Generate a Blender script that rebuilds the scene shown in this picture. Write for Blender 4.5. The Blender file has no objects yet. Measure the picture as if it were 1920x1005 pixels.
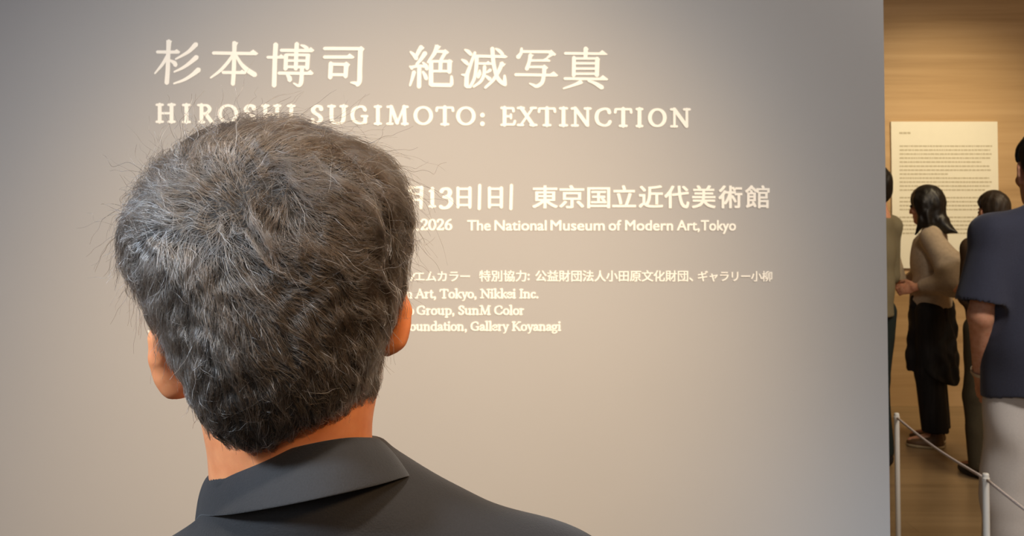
import bpy, math, random
import numpy as np
from mathutils import Vector, Matrix

scene = bpy.context.scene
COL = scene.collection
random.seed(7)
rng = np.random.default_rng(11)

# ------------------------------------------------------------------ camera
FPX, CX, CY = 1800.0, 960.0, 315.0          # focal length and principal point, in pixels of the 1920x1005 frame
CAM_Z = 1.55
TH = math.atan(60.0 / FPX)                  # the camera looks up a little
cam_data = bpy.data.cameras.new('camera')
cam_data.sensor_fit = 'HORIZONTAL'
cam_data.sensor_width = 36.0
cam_data.lens = FPX / 1920.0 * 36.0
cam_data.shift_y = -(502.5 - CY) / 1920.0
cam_data.clip_start = 0.02
cam_data.dof.use_dof = True
cam_data.dof.focus_distance = 0.66
cam_data.dof.aperture_fstop = 27.0
cam = bpy.data.objects.new('camera', cam_data)
COL.objects.link(cam)
cam.location = (0, 0, CAM_Z)
cam.rotation_euler = (math.pi / 2 + TH, 0, 0)
scene.camera = cam

def P(px, py, Y):
    """Point of the world at depth Y that the photograph shows at pixel (px, py)."""
    a = (px - CX) / FPX
    b = -(py - CY) / FPX
    fy = math.cos(TH) - b * math.sin(TH)
    fz = math.sin(TH) + b * math.cos(TH)
    return np.array([a / fy * Y, Y, CAM_Z + fz / fy * Y])

# ------------------------------------------------------------------ world, lights, exposure
scene.view_settings.view_transform = 'Standard'
scene.view_settings.look = 'None'
scene.view_settings.gamma = 1.0
scene.view_settings.exposure = 0.37
world = bpy.data.worlds.new('world')
scene.world = world
world.use_nodes = True
world.node_tree.nodes['Background'].inputs['Color'].default_value = (0.75, 0.8, 0.9, 1)
world.node_tree.nodes['Background'].inputs['Strength'].default_value = 0.02

def aim(o, target):
    d = Vector(target) - o.location
    o.rotation_euler = d.to_track_quat('-Z', 'Y').to_euler()

def spot(name, loc, target, power, color, angle, blend=1.0, radius=0.05):
    l = bpy.data.lights.new(name, 'SPOT')
    l.energy = power; l.color = color; l.spot_size = math.radians(angle); l.spot_blend = blend; l.shadow_soft_size = radius
    o = bpy.data.objects.new(name, l); COL.objects.link(o); o.location = loc; aim(o, target)
    return o

def area(name, loc, target, power, color, sx, sy):
    l = bpy.data.lights.new(name, 'AREA')
    l.shape = 'RECTANGLE'; l.size = sx; l.size_y = sy; l.energy = power; l.color = color
    o = bpy.data.objects.new(name, l); COL.objects.link(o); o.location = loc; aim(o, target)
    return o

WALL_Y = 2.2
FAR_Y = 7.27
CEIL_Z = 3.3
# title wall: a warm ceiling spot on its middle, then added fills for the wall's left part, the head and the visitors
spot('title_spot', (0.05, -0.55, 3.15), (-0.36, WALL_Y, 1.05), 270, (1.0, 0.93, 0.84), 50, 1.0, 0.10)
spot('title_spot_warm', (0.45, -0.50, 3.15), (-0.26, WALL_Y, 1.05), 290, (1.0, 0.64, 0.27), 38, 1.0, 0.10)
area('wall_fill_cool', (-2.9, 0.4, 2.6), (-1.1, 2.2, 1.5), 11, (0.74, 0.80, 1.0), 0.8, 0.8)  # added area light, cools and lifts the left part of the wall
spot('head_fill_cool', (-1.7, -0.7, 2.7), (-0.24, 0.72, 1.50), 400, (0.68, 0.83, 1.0), 19, 1.0, 0.25)  # added narrow spot, brings cool light from the left onto the head only
area('rear_fill_soft', (-0.6, -2.6, 2.6), (-0.3, 1.0, 1.2), 17, (0.86, 0.92, 1.0), 2.0, 1.0)  # added fill from behind the camera for hair, neck and shirt
area('visitor_fill', (2.2, 1.3, 3.2), (1.8, 3.4, 0.9), 40, (1.0, 0.91, 0.82), 0.6, 0.4)  # added fill that brightens the navy visitor and the barrier
spot('head_bounce_warm', (1.75, -0.15, 2.45), (-0.15, 0.74, 1.42), 75, (1.0, 0.62, 0.30), 30, 1.0, 0.12)  # added spot on the head, stands in for warm bounce off the wooden room
# wooden room: warm spots on the text panel and its wall
spot('panel_spot', (3.1, 5.3, 3.2), (3.2, FAR_Y, 1.45), 150, (1.0, 0.82, 0.50), 74, 1.0, 0.06)
area('room_light_warm', (3.3, 4.4, 3.25), (3.2, 4.8, 0.0), 40, (1.0, 0.79, 0.52), 1.2, 1.2)

# ------------------------------------------------------------------ helpers: objects
def tag(o, label=None, cat=None, group=None, kind=None):
    if label: o['label'] = label
    if cat: o['category'] = cat
    if group: o['group'] = group
    if kind: o['kind'] = kind
    return o

def empty(name, loc):
    o = bpy.data.objects.new(name, None)
    COL.objects.link(o); o.location = Vector(loc); o.empty_display_size = 0.1
    return o

def mesh_obj(name, verts, faces, mat, parent=None, origin=None, smooth=False):
    """One mesh object from world-space vertices; its origin (or its parent's) is subtracted."""
    verts = np.asarray(verts, dtype=float)
    if parent is not None:
        p, org = parent, np.zeros(3)
        while p is not None:
            org = org + np.array(p.location); p = p.parent
        loc = (0, 0, 0)
    else:
        org = np.array(origin) if origin is not None else np.zeros(3)
        loc = org
    me = bpy.data.meshes.new(name)
    if isinstance(faces, np.ndarray):
        faces = faces.astype(int)
        n, k = faces.shape
        me.vertices.add(len(verts)); me.vertices.foreach_set('co', (verts - org).astype(np.float32).ravel())
        me.loops.add(n * k); me.loops.foreach_set('vertex_index', faces.astype(np.int32).ravel())
        me.polygons.add(n)
        me.polygons.foreach_set('loop_start', (np.arange(n) * k).astype(np.int32))
        me.update(calc_edges=True); me.validate()
    else:
        me.from_pydata((verts - org).tolist(), [], faces)
        me.validate()
    if smooth:
        me.polygons.foreach_set('use_smooth', np.ones(len(me.polygons), dtype=bool))
    me.materials.append(mat)
    o = bpy.data.objects.new(name, me)
    COL.objects.link(o)
    o.location = loc
    if parent is not None: o.parent = parent
    return o

class MB:
    """Collects quads, boxes and tubes into one mesh."""
    def __init__(self): self.v = []; self.f = []
    def add(self, vs, fs):
        b = len(self.v); self.v += [tuple(map(float, v)) for v in vs]; self.f += [tuple(i + b for i in f) for f in fs]
    def box(self, lo, hi, bevel=0.0):
        x0, y0, z0 = lo; x1, y1, z1 = hi
        self.add([(x0,y0,z0),(x1,y0,z0),(x1,y1,z0),(x0,y1,z0),(x0,y0,z1),(x1,y0,z1),(x1,y1,z1),(x0,y1,z1)],
                 [(3,2,1,0),(4,5,6,7),(0,1,5,4),(1,2,6,5),(2,3,7,6),(3,0,4,7)])
    def lathe(self, c, prof, n=28):
        """prof = [(radius, z)...] around the vertical through c."""
        vs, fs = [], []
        for r, z in prof:
            for i in range(n):
                a = 2 * math.pi * i / n
                vs.append((c[0] + r * math.cos(a), c[1] + r * math.sin(a), c[2] + z))
        m = len(prof)
        for j in range(m - 1):
            for i in range(n):
                k = (i + 1) % n
                fs.append((j*n+i, j*n+k, (j+1)*n+k, (j+1)*n+i))
        fs.append(tuple(range(n - 1, -1, -1))); fs.append(tuple((m-1)*n + i for i in range(n)))
        self.add(vs, fs)
    def tube(self, pts, rad, n=10):
        pts = [np.array(p, float) for p in pts]; m = len(pts)
        vs, fs = [], []
        for j, p in enumerate(pts):
            t = pts[min(j+1, m-1)] - pts[max(j-1, 0)]; t /= np.linalg.norm(t)
            u = np.cross(t, [0, 0, 1.0]) if abs(t[2]) < .95 else np.cross(t, [1.0, 0, 0])
            u /= np.linalg.norm(u); w = np.cross(t, u)
            r = rad[j] if hasattr(rad, '__len__') else rad
            for i in range(n):
                a = 2 * math.pi * i / n
                vs.append(p + r * (math.cos(a) * u + math.sin(a) * w))
        for j in range(m - 1):
            for i in range(n):
                k = (i + 1) % n
                fs.append((j*n+i, j*n+k, (j+1)*n+k, (j+1)*n+i))
        fs.append(tuple(range(n - 1, -1, -1))); fs.append(tuple((m-1)*n + i for i in range(n)))
        self.add(vs, fs)
    def build(self, name, mat, parent=None, origin=None, smooth=False):
        return mesh_obj(name, self.v, self.f, mat, parent, origin, smooth)

# ------------------------------------------------------------------ helpers: materials
def new_mat(name):
    m = bpy.data.materials.new(name); m.use_nodes = True
    return m, m.node_tree.nodes, m.node_tree.links, m.node_tree.nodes['Principled BSDF']

def plain(name, color, rough=0.6, spec=0.5, noise=0.0, scale=40.0, bump=0.0, stretch=(1, 1, 1), sheen=0.0):
    m, N, L, b = new_mat(name)
    b.inputs['Roughness'].default_value = rough
    b.inputs['Specular IOR Level'].default_value = spec
    b.inputs['Base Color'].default_value = (*color, 1)
    if sheen: b.inputs['Sheen Weight'].default_value = sheen
    if noise or bump:
        tc = N.new('ShaderNodeTexCoord'); mp = N.new('ShaderNodeMapping'); mp.inputs['Scale'].default_value = stretch
        nz = N.new('ShaderNodeTexNoise'); nz.inputs['Scale'].default_value = scale; nz.inputs['Detail'].default_value = 5
        L.new(tc.outputs['Object'], mp.inputs['Vector']); L.new(mp.outputs['Vector'], nz.inputs['Vector'])
        if noise:
            r = N.new('ShaderNodeValToRGB')
            r.color_ramp.elements[0].position = 0.3; r.color_ramp.elements[1].position = 0.7
            r.color_ramp.elements[0].color = (*[c * (1 - noise) for c in color], 1)
            r.color_ramp.elements[1].color = (*[min(1, c * (1 + noise)) for c in color], 1)
            L.new(nz.outputs['Fac'], r.inputs['Fac']); L.new(r.outputs['Color'], b.inputs['Base Color'])
        if bump:
            bp = N.new('ShaderNodeBump'); bp.inputs['Strength'].default_value = bump; bp.inputs['Distance'].default_value = 0.002
            L.new(nz.outputs['Fac'], bp.inputs['Height']); L.new(bp.outputs['Normal'], b.inputs['Normal'])
    return m

def skin_mat(name, color):
    m, N, L, b = new_mat(name)
    tc = N.new('ShaderNodeTexCoord')
    nz = N.new('ShaderNodeTexNoise'); nz.inputs['Scale'].default_value = 60; nz.inputs['Detail'].default_value = 6
    L.new(tc.outputs['Object'], nz.inputs['Vector'])
    r = N.new('ShaderNodeValToRGB')
    r.color_ramp.elements[0].color = (color[0] * .88, color[1] * .78, color[2] * .72, 1)
    r.color_ramp.elements[1].color = (min(1, color[0] * 1.08), color[1] * 1.12, color[2] * 1.12, 1)
    r.color_ramp.elements[0].position = .3; r.color_ramp.elements[1].position = .75
    L.new(nz.outputs['Fac'], r.inputs['Fac']); L.new(r.outputs['Color'], b.inputs['Base Color'])
    b.inputs['Roughness'].default_value = 0.5
    b.inputs['Specular IOR Level'].default_value = 0.35
    b.inputs['Subsurface Weight'].default_value = 0.25
    b.inputs['Subsurface Radius'].default_value = (1.0, 0.35, 0.15)
    b.inputs['Subsurface Scale'].default_value = 0.008
    nz2 = N.new('ShaderNodeTexNoise'); nz2.inputs['Scale'].default_value = 900; nz2.inputs['Detail'].default_value = 3
    L.new(tc.outputs['Object'], nz2.inputs['Vector'])
    bp = N.new('ShaderNodeBump'); bp.inputs['Strength'].default_value = 0.15; bp.inputs['Distance'].default_value = 0.0006
    L.new(nz2.outputs['Fac'], bp.inputs['Height']); L.new(bp.outputs['Normal'], b.inputs['Normal'])
    return m

def wood_mat(name, dark, mid, light, rough, board=None, gx=0.35, gz=16.0, spec=0.5):
    """Long grain along X; gz is how fine the grain is across it."""
    m, N, L, b = new_mat(name)
    tc = N.new('ShaderNodeTexCoord')
    mp = N.new('ShaderNodeMapping'); mp.inputs['Scale'].default_value = (gx, gz, gz)
    L.new(tc.outputs['Object'], mp.inputs['Vector'])
    nz = N.new('ShaderNodeTexNoise'); nz.inputs['Scale'].default_value = 1.0; nz.inputs['Detail'].default_value = 7; nz.inputs['Roughness'].default_value = .62
    nz.inputs['Distortion'].default_value = 0.35
    L.new(mp.outputs['Vector'], nz.inputs['Vector'])
    r = N.new('ShaderNodeValToRGB')
    e = r.color_ramp.elements
    e[0].position = .28; e[0].color = (*dark, 1); e[1].position = .74; e[1].color = (*light, 1)
    k = e.new(.5); k.color = (*mid, 1)
    L.new(nz.outputs['Fac'], r.inputs['Fac'])
    out = r.outputs['Color']
    if board:
        mp2 = N.new('ShaderNodeMapping'); L.new(tc.outputs['Object'], mp2.inputs['Vector'])
        if board[3]: mp2.inputs['Rotation'].default_value = board[3]
        br = N.new('ShaderNodeTexBrick')
        br.inputs['Color1'].default_value = (0.86, 0.86, 0.86, 1); br.inputs['Color2'].default_value = (1.0, 1.0, 1.0, 1); br.inputs['Mortar'].default_value = (board[4],) * 3 + (1,)
        br.inputs['Scale'].default_value = 1.0; br.inputs['Brick Width'].default_value = board[0]; br.inputs['Row Height'].default_value = board[1]
        br.inputs['Mortar Size'].default_value = board[2]; br.inputs['Mortar Smooth'].default_value = .3
        L.new(mp2.outputs['Vector'], br.inputs['Vector'])
        mx = N.new('ShaderNodeMixRGB'); mx.blend_type = 'MULTIPLY'; mx.inputs['Fac'].default_value = 1
        L.new(out, mx.inputs['Color1']); L.new(br.outputs['Color'], mx.inputs['Color2'])
        out = mx.outputs['Color']
    L.new(out, b.inputs['Base Color'])
    b.inputs['Roughness'].default_value = rough
    b.inputs['Specular IOR Level'].default_value = spec
    return m

M_WALL = plain('grey_wall_paint', (0.40, 0.392, 0.388), 0.75, 0.3, noise=0.012, scale=3.0, bump=0.04)
M_WALL2 = plain('hall_wall_paint', (0.5, 0.49, 0.48), 0.8, 0.3, noise=0.02, scale=4.0)
M_CEIL = plain('ceiling_paint', (0.5, 0.5, 0.5), 0.85, 0.2, noise=0.02, scale=3.0)
M_WOODWALL = wood_mat('oak_panelling', (0.36, 0.225, 0.11), (0.48, 0.315, 0.165), (0.57, 0.385, 0.215), 0.55, gx=0.30, gz=9.0, spec=.3)
M_FLOOR = wood_mat('oak_floor', (0.26, 0.175, 0.09), (0.32, 0.22, 0.12), (0.37, 0.26, 0.145), 0.30, board=(1.8, 0.15, 0.003, None, 0.7), gx=0.5, gz=12.0)
M_VINYL = plain('white_lettering', (0.93, 0.905, 0.84), 0.6, 0.3, noise=0.01, scale=60)
M_PANEL = plain('panel_paper', (0.80, 0.765, 0.66), 0.7, 0.3, noise=0.01, scale=20)
M_PRINT = plain('panel_print', (0.50, 0.45, 0.34), 0.8, 0.2, noise=0.03, scale=90)
M_POST = plain('white_powder_coat', (0.82, 0.78, 0.70), 0.4, 0.5, noise=0.01, scale=50)
M_ROPE = plain('pale_cord', (0.62, 0.52, 0.46), 0.8, 0.2, noise=0.15, scale=300, bump=0.4)

# ------------------------------------------------------------------ the setting
WX1 = float(P(1661, 375, WALL_Y)[0])        # free end of the title wall
def slab(name, lo, hi, mat):
    b = MB(); b.box(lo, hi)
    c = [(lo[0] + hi[0]) / 2, (lo[1] + hi[1]) / 2, lo[2]]
    o = b.build(name, mat, None, c)
    o['kind'] = 'structure'
    return o
slab('floor', (-3.6, -3.1, -0.1), (5.6, FAR_Y + .1, 0.0), M_FLOOR)
slab('ceiling', (-3.6, -3.1, CEIL_Z), (5.6, FAR_Y + .1, CEIL_Z + .1), M_CEIL)
slab('wall_front', (-3.5, WALL_Y, 0.0), (WX1, WALL_Y + .14, CEIL_Z), M_WALL)
slab('wall_far', (-3.5, FAR_Y, 0.0), (5.5, FAR_Y + .1, CEIL_Z), M_WOODWALL)
slab('wall_left', (-3.6, -3.0, 0.0), (-3.5, FAR_Y + .1, CEIL_Z), M_WALL2)
M_WOODSIDE = wood_mat('oak_panelling_side', (0.36, 0.225, 0.11), (0.48, 0.315, 0.165), (0.57, 0.385, 0.215), 0.55, gx=9.0, gz=9.0, spec=.3)
M_WOODSIDE.node_tree.nodes['Mapping'].inputs['Scale'].default_value = (9.0, 0.30, 9.0)
slab('wall_right', (5.5, -3.0, 0.0), (5.6, FAR_Y + .1, CEIL_Z), M_WOODSIDE)
slab('wall_back', (-3.6, -3.1, 0.0), (5.6, -3.0, CEIL_Z), M_WALL2)

# ------------------------------------------------------------------ lettering on the title wall
class Letters:
    """Flat raised lettering on the title wall, drawn in photograph pixels."""
    def __init__(self): self.v = []; self.f = []; self.n = 0; self.parts = []
    def part(self, name):
        """Close the piece drawn so far as one part of the line."""
        if self.v: self.parts.append((name, self.v, self.f)); self.v = []; self.f = []
    def _ring(self, left, right, fan0, fan1):
        d = 0.0009 + 0.000015 * (self.n % 40); self.n += 1
        loop = fan0 + left + fan1 + right[::-1]
        m = len(left); b = len(self.v)
        for (x, y) in loop: self.v.append(P(x, y, WALL_Y - d))
        for (x, y) in loop: self.v.append(P(x, y, WALL_Y))
        n = len(loop); k0, k1 = len(fan0), len(fan1)
        L = [k0 + i for i in range(m)]
        R = [n - 1 - i for i in range(m)]
        for i in range(m - 1): self.f.append((b+L[i], b+L[i+1], b+R[i+1], b+R[i]))
        if k0: self.f.append(tuple([b+R[0]] + [b+i for i in range(k0)] + [b+L[0]]))
        if k1: self.f.append(tuple([b+L[m-1]] + [b+k0+m+i for i in range(k1)] + [b+R[m-1]]))
        for i in range(n): self.f.append((b+i, b+(i+1) % n, b+n+(i+1) % n, b+n+i))
    def ribbon(self, pts, ws, cap=True):
        pts = [np.array(p, float) for p in pts]; m = len(pts)
        left, right = [], []
        ring = m > 6 and np.linalg.norm(pts[0] - pts[-1]) < 1e-6
        if ring: cap = False
        for i in range(m):
            if ring and i in (0, m-1): t = pts[1] - pts[-2]
            else: t = pts[min(i+1, m-1)] - pts[max(i-1, 0)]
            t /= max(1e-9, np.linalg.norm(t))
            nrm = np.array([-t[1], t[0]])
            left.append(tuple(pts[i] + nrm * ws[i] / 2)); right.append(tuple(pts[i] - nrm * ws[i] / 2))
        def fan(c, a, bnd, k=5):
            c = np.array(c); a = np.array(a) - c
            out = []
            for i in range(1, k):
                th = math.pi * i / k * bnd
                out.append(tuple(c + 0.8 * np.array([a[0]*math.cos(th) - a[1]*math.sin(th), a[0]*math.sin(th) + a[1]*math.cos(th)])))
            return out
        f0 = fan(pts[0], right[0], -1) if cap else []
        f1 = fan(pts[-1], left[-1], -1) if cap else []
        self._ring(left, right, f0, f1)
    def poly(self, pts):
        d = 0.0009 + 0.000015 * (self.n % 40); self.n += 1
        b = len(self.v); n = len(pts)
        for (x, y) in pts: self.v.append(P(x, y, WALL_Y - d))
        for (x, y) in pts: self.v.append(P(x, y, WALL_Y))
        self.f.append(tuple(range(b, b+n)))
        for i in range(n): self.f.append((b+i, b+(i+1) % n, b+n+(i+1) % n, b+n+i))
    def outline(self, char, bold=0.0):
        """Outline mesh of one built-in character, in em units."""
        cu = bpy.data.curves.new('outline', 'FONT'); cu.body = char; cu.offset = bold; cu.resolution_u = 4
        o = bpy.data.objects.new('outline', cu); COL.objects.link(o)
        ev = o.evaluated_get(bpy.context.evaluated_depsgraph_get()); me = ev.to_mesh()
        vs = [(v.co.x, v.co.y) for v in me.vertices]; fs = [tuple(p.vertices) for p in me.polygons]
        ev.to_mesh_clear(); bpy.data.objects.remove(o); bpy.data.curves.remove(cu)
        return vs, fs
    def glyphs(self, text, x0, x1, base, size, bold=0.02):
        """A run of built-in glyphs fitted from x0 to x1, baseline at y = base pixels, em = size pixels, thickened by bold em."""
        vs, fs = self.outline(text)
        xs = [v[0] for v in vs]; a, bb = min(xs), max(xs)
        k = (x1 - x0 - 2 * bold * size) / (bb - a)
        from collections import Counter
        cnt = Counter()
        for f in fs:
            for i in range(len(f)): cnt[frozenset((f[i], f[(i+1) % len(f)]))] += 1
        n = len(vs)
        for j, (dx, dy) in enumerate([(-1,-1),(1,-1),(1,1),(-1,1),(0,0)]):
            d = 0.0011 + 0.00004 * j; b = len(self.v)
            for dep in (WALL_Y - d, WALL_Y):
                for v in vs:
                    self.v.append(P(x0 + bold*size*(1 + dx) + (v[0] - a) * k, base - v[1] * size + dy*bold*size*.7, dep))
            for f in fs:
                self.f.append(tuple(b + i for i in f))
                for i in range(len(f)):
                    p, q = f[i], f[(i+1) % len(f)]
                    if cnt[frozenset((p, q))] == 1: self.f.append((b+p, b+q, b+n+q, b+n+p))
    def build(self, name, label, group=None):
        self.part('word')
        c = np.mean(np.array([p for q in self.parts for p in q[1]]), axis=0); c[1] = WALL_Y
        o = empty(name, c)
        for nm, v, f in self.parts: mesh_obj(nm, v, f, M_VINYL, o)
        return tag(o, label, 'lettering', group)

def smooth_path(pts, k=6):
    """Catmull-Rom through (x, y, w) points."""
    pts = [np.array(p, float) for p in pts]
    if len(pts) < 3: return pts
    q = [2*pts[0]-pts[1]] + pts + [2*pts[-1]-pts[-2]]
    out = []
    for i in range(1, len(q) - 2):
        a, b, c, d = q[i-1], q[i], q[i+1], q[i+2]
        for j in range(k):
            t = j / k
            out.append(.5*((2*b) + (c-a)*t + (2*a-5*b+4*c-d)*t*t + (3*b-a-3*c+d)*t**3))
    out.append(pts[-1])
    return out

# the eight large characters: strokes (x, y, width) and wedge polygons, in 1005-unit cells 110 px wide
K = {}
K['sugi'] = (280, 65, [
 [(335,115,88),(325,300,74),(315,600,76),(298,830,80)], [(135,298,56),(480,300,58)],
 [(305,360,50),(230,500,56),(95,665,30)], [(355,440,40),(430,485,72),(448,525,74)],
 [(800,165,86),(680,285,64),(560,360,48),(450,420,32)], [(810,385,86),(680,495,64),(560,575,50),(425,638,32)],
 [(845,600,90),(720,700,64),(580,782,50),(420,838,32)]],
 [[(470,248),(530,295),(505,330),(410,285)], [(290,95),(390,105),(365,165),(290,150)]])
K['hon'] = (385, 65, [
 [(135,315,58),(870,326,58)], [(500,140,80),(495,350,72),(488,600,74),(472,850,70)],
 [(475,345,52),(380,480,58),(250,620,55),(90,740,32)], [(530,365,48),(610,495,62),(720,605,84),(850,690,88)],
 [(300,648,56),(680,652,54)]],
 [[(820,255),(908,322),(870,356),(755,300)], [(630,598),(700,655),(670,680),(570,640)], [(465,115),(565,135),(540,185),(465,165)]])
K['haku'] = (492, 65, [
 [(228,165,84),(215,400,80),(200,875,80)], [(88,388,50),(360,388,50)], [(318,268,56),(850,275,56)],
 [(660,180,30),(720,203,58),(770,238,62)], [(590,155,78),(580,330,72),(572,590,70)],
 [(405,350,72),(395,590,72)], [(780,360,74),(765,580,72)], [(400,345,46),(800,350,50)], [(430,445,44),(760,448,44)],
 [(430,553,48),(720,556,50)], [(280,660,54),(850,665,54)], [(680,560,70),(672,700,72),(662,820,74),(620,876,52),(535,832,28)],
 [(420,690,40),(460,735,78),(470,785,76)]],
 [[(830,213),(893,270),(850,303),(780,255)], [(820,603),(878,660),(845,692),(755,648)], [(320,333),(378,380),(350,411),(275,370)]])
K['shi'] = (590, 65, [
 [(165,238,58),(820,242,58)], [(785,250,82),(772,600,82),(768,790,84),(728,862,72)], [(745,845,56),(690,830,58),(618,820,28)],
 [(165,385,58),(650,385,58)], [(278,490,78),(265,740,74)], [(280,507,54),(570,512,54)], [(542,500,82),(528,720,72)], [(290,685,52),(540,688,52)]],
 [[(800,196),(855,245),(830,280),(750,220)], [(600,322),(685,385),(650,415),(550,362)], [(545,462),(608,512),(580,548),(495,490)]])
K['zetsu'] = (755, 70, [
 [(318,165,78),(272,245,70),(235,320,56)], [(132,247,32),(190,300,66),(235,365,70)], [(385,270,80),(310,380,62),(235,465,46)],
 [(150,512,52),(280,490,50),(385,500,48)], [(122,495,32),(160,535,52)], [(345,430,32),(400,490,66),(415,545,62)],
 [(285,510,70),(280,850,76)], [(195,595,70),(165,700,56),(125,828,36)], [(345,590,42),(385,655,66),(405,710,66)],
 [(590,155,78),(540,280,70),(430,430,38)], [(565,240,48),(740,247,58)], [(730,262,64),(655,390,58)], [(500,412,46),(830,412,52)],
 [(485,425,76),(485,810,80)], [(650,420,70),(645,580,66)], [(803,415,84),(800,600,70)], [(500,580,44),(800,580,46)],
 [(490,815,68),(825,820,68)], [(838,810,62),(840,740,60),(836,668,44)]],
 [[(730,203),(798,260),(760,290),(680,240)], [(300,130),(375,175),(345,215),(280,170)], [(550,125),(660,155),(625,200),(560,180)], [(800,372),(862,415),(830,450),(770,400)]])
K['metsu'] = (855, 70, [
 [(150,212,32),(210,247,66),(258,295,56)], [(98,382,32),(160,420,66),(203,462,52)], [(95,640,28),(180,648,56)],
 [(325,258,48),(235,510,62),(188,650,74),(178,830,80)], [(180,845,56),(245,850,48)], [(240,850,52),(315,700,58),(348,500,66),(355,335,70)],
 [(340,322,52),(840,332,50)], [(680,195,32),(740,232,60),(798,290,56)], [(622,190,74),(640,420,68),(688,640,68),(755,750,72),(845,812,66)],
 [(842,812,56),(836,740,62),(832,655,42)], [(790,445,74),(722,600,62),(630,740,58),(500,865,46)], [(400,450,44),(610,452,44)],
 [(490,500,60),(478,640,60),(420,758,54),(300,848,40)], [(405,560,28),(402,620,68),(378,685,52)], [(590,560,58),(525,602,38)], [(512,662,40),(578,715,70)]],
 [[(800,280),(888,332),(850,357),(740,318)], [(550,403),(605,450),(500,445)], [(750,425),(855,455),(815,500),(750,480)]])
K['sha'] = (955, 70, [
 [(210,190,45),(198,270,56),(150,340,80)], [(210,245,48),(720,250,52)], [(740,280,70),(650,350,32)],
 [(362,300,70),(340,420,62),(298,545,70)], [(370,398,42),(680,398,42)], [(330,508,42),(620,508,46)],
 [(600,505,76),(592,640,66),(560,775,66),(470,838,62),(405,815,44),(345,790,26)], [(105,640,52),(800,650,48)]],
 [[(715,208),(803,290),(780,318),(670,285)], [(350,282),(422,302),(390,335)], [(630,348),(708,400),(690,421),(560,388)],
  [(600,467),(668,522),(640,548),(555,500)], [(760,583),(838,652),(810,673),(680,635)]])
K['shin'] = (1045, 70, [
 [(487,190,80),(482,345,68)], [(133,275,48),(820,282,46)], [(285,345,68),(280,660,64)], [(685,365,78),(677,655,72)],
 [(300,364,42),(670,364,42)], [(300,447,42),(670,447,42)], [(300,537,42),(670,537,42)], [(300,625,42),(670,625,42)],
 [(125,708,48),(830,716,46)], [(400,765,76),(300,812,52),(105,878,32)], [(530,745,32),(650,790,62),(765,862,80)]],
 [[(770,218),(863,292),(840,306),(705,268)], [(780,648),(873,717),(850,741),(715,700)], [(460,165),(540,200),(510,230),(455,215)],
  [(680,330),(735,375),(700,400),(640,350)], [(400,735),(445,780),(400,805)]])
t = Letters()
for key, (ox, oy, strokes, wedges) in K.items():
    s = 110.0 / 1005.0
    for st in strokes:
        sp = smooth_path(st)
        t.ribbon([(ox + p[0]*s, oy + p[1]*s) for p in sp], [p[2]*s*1.0 for p in sp])
    for w in wedges:
        t.poly([(ox + x*s, oy + y*s) for x, y in w])
    t.part('character')
t.build('title_lettering', 'large white Japanese characters, the topmost line on the grey wall', 'white lettering on the grey wall')

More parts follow.
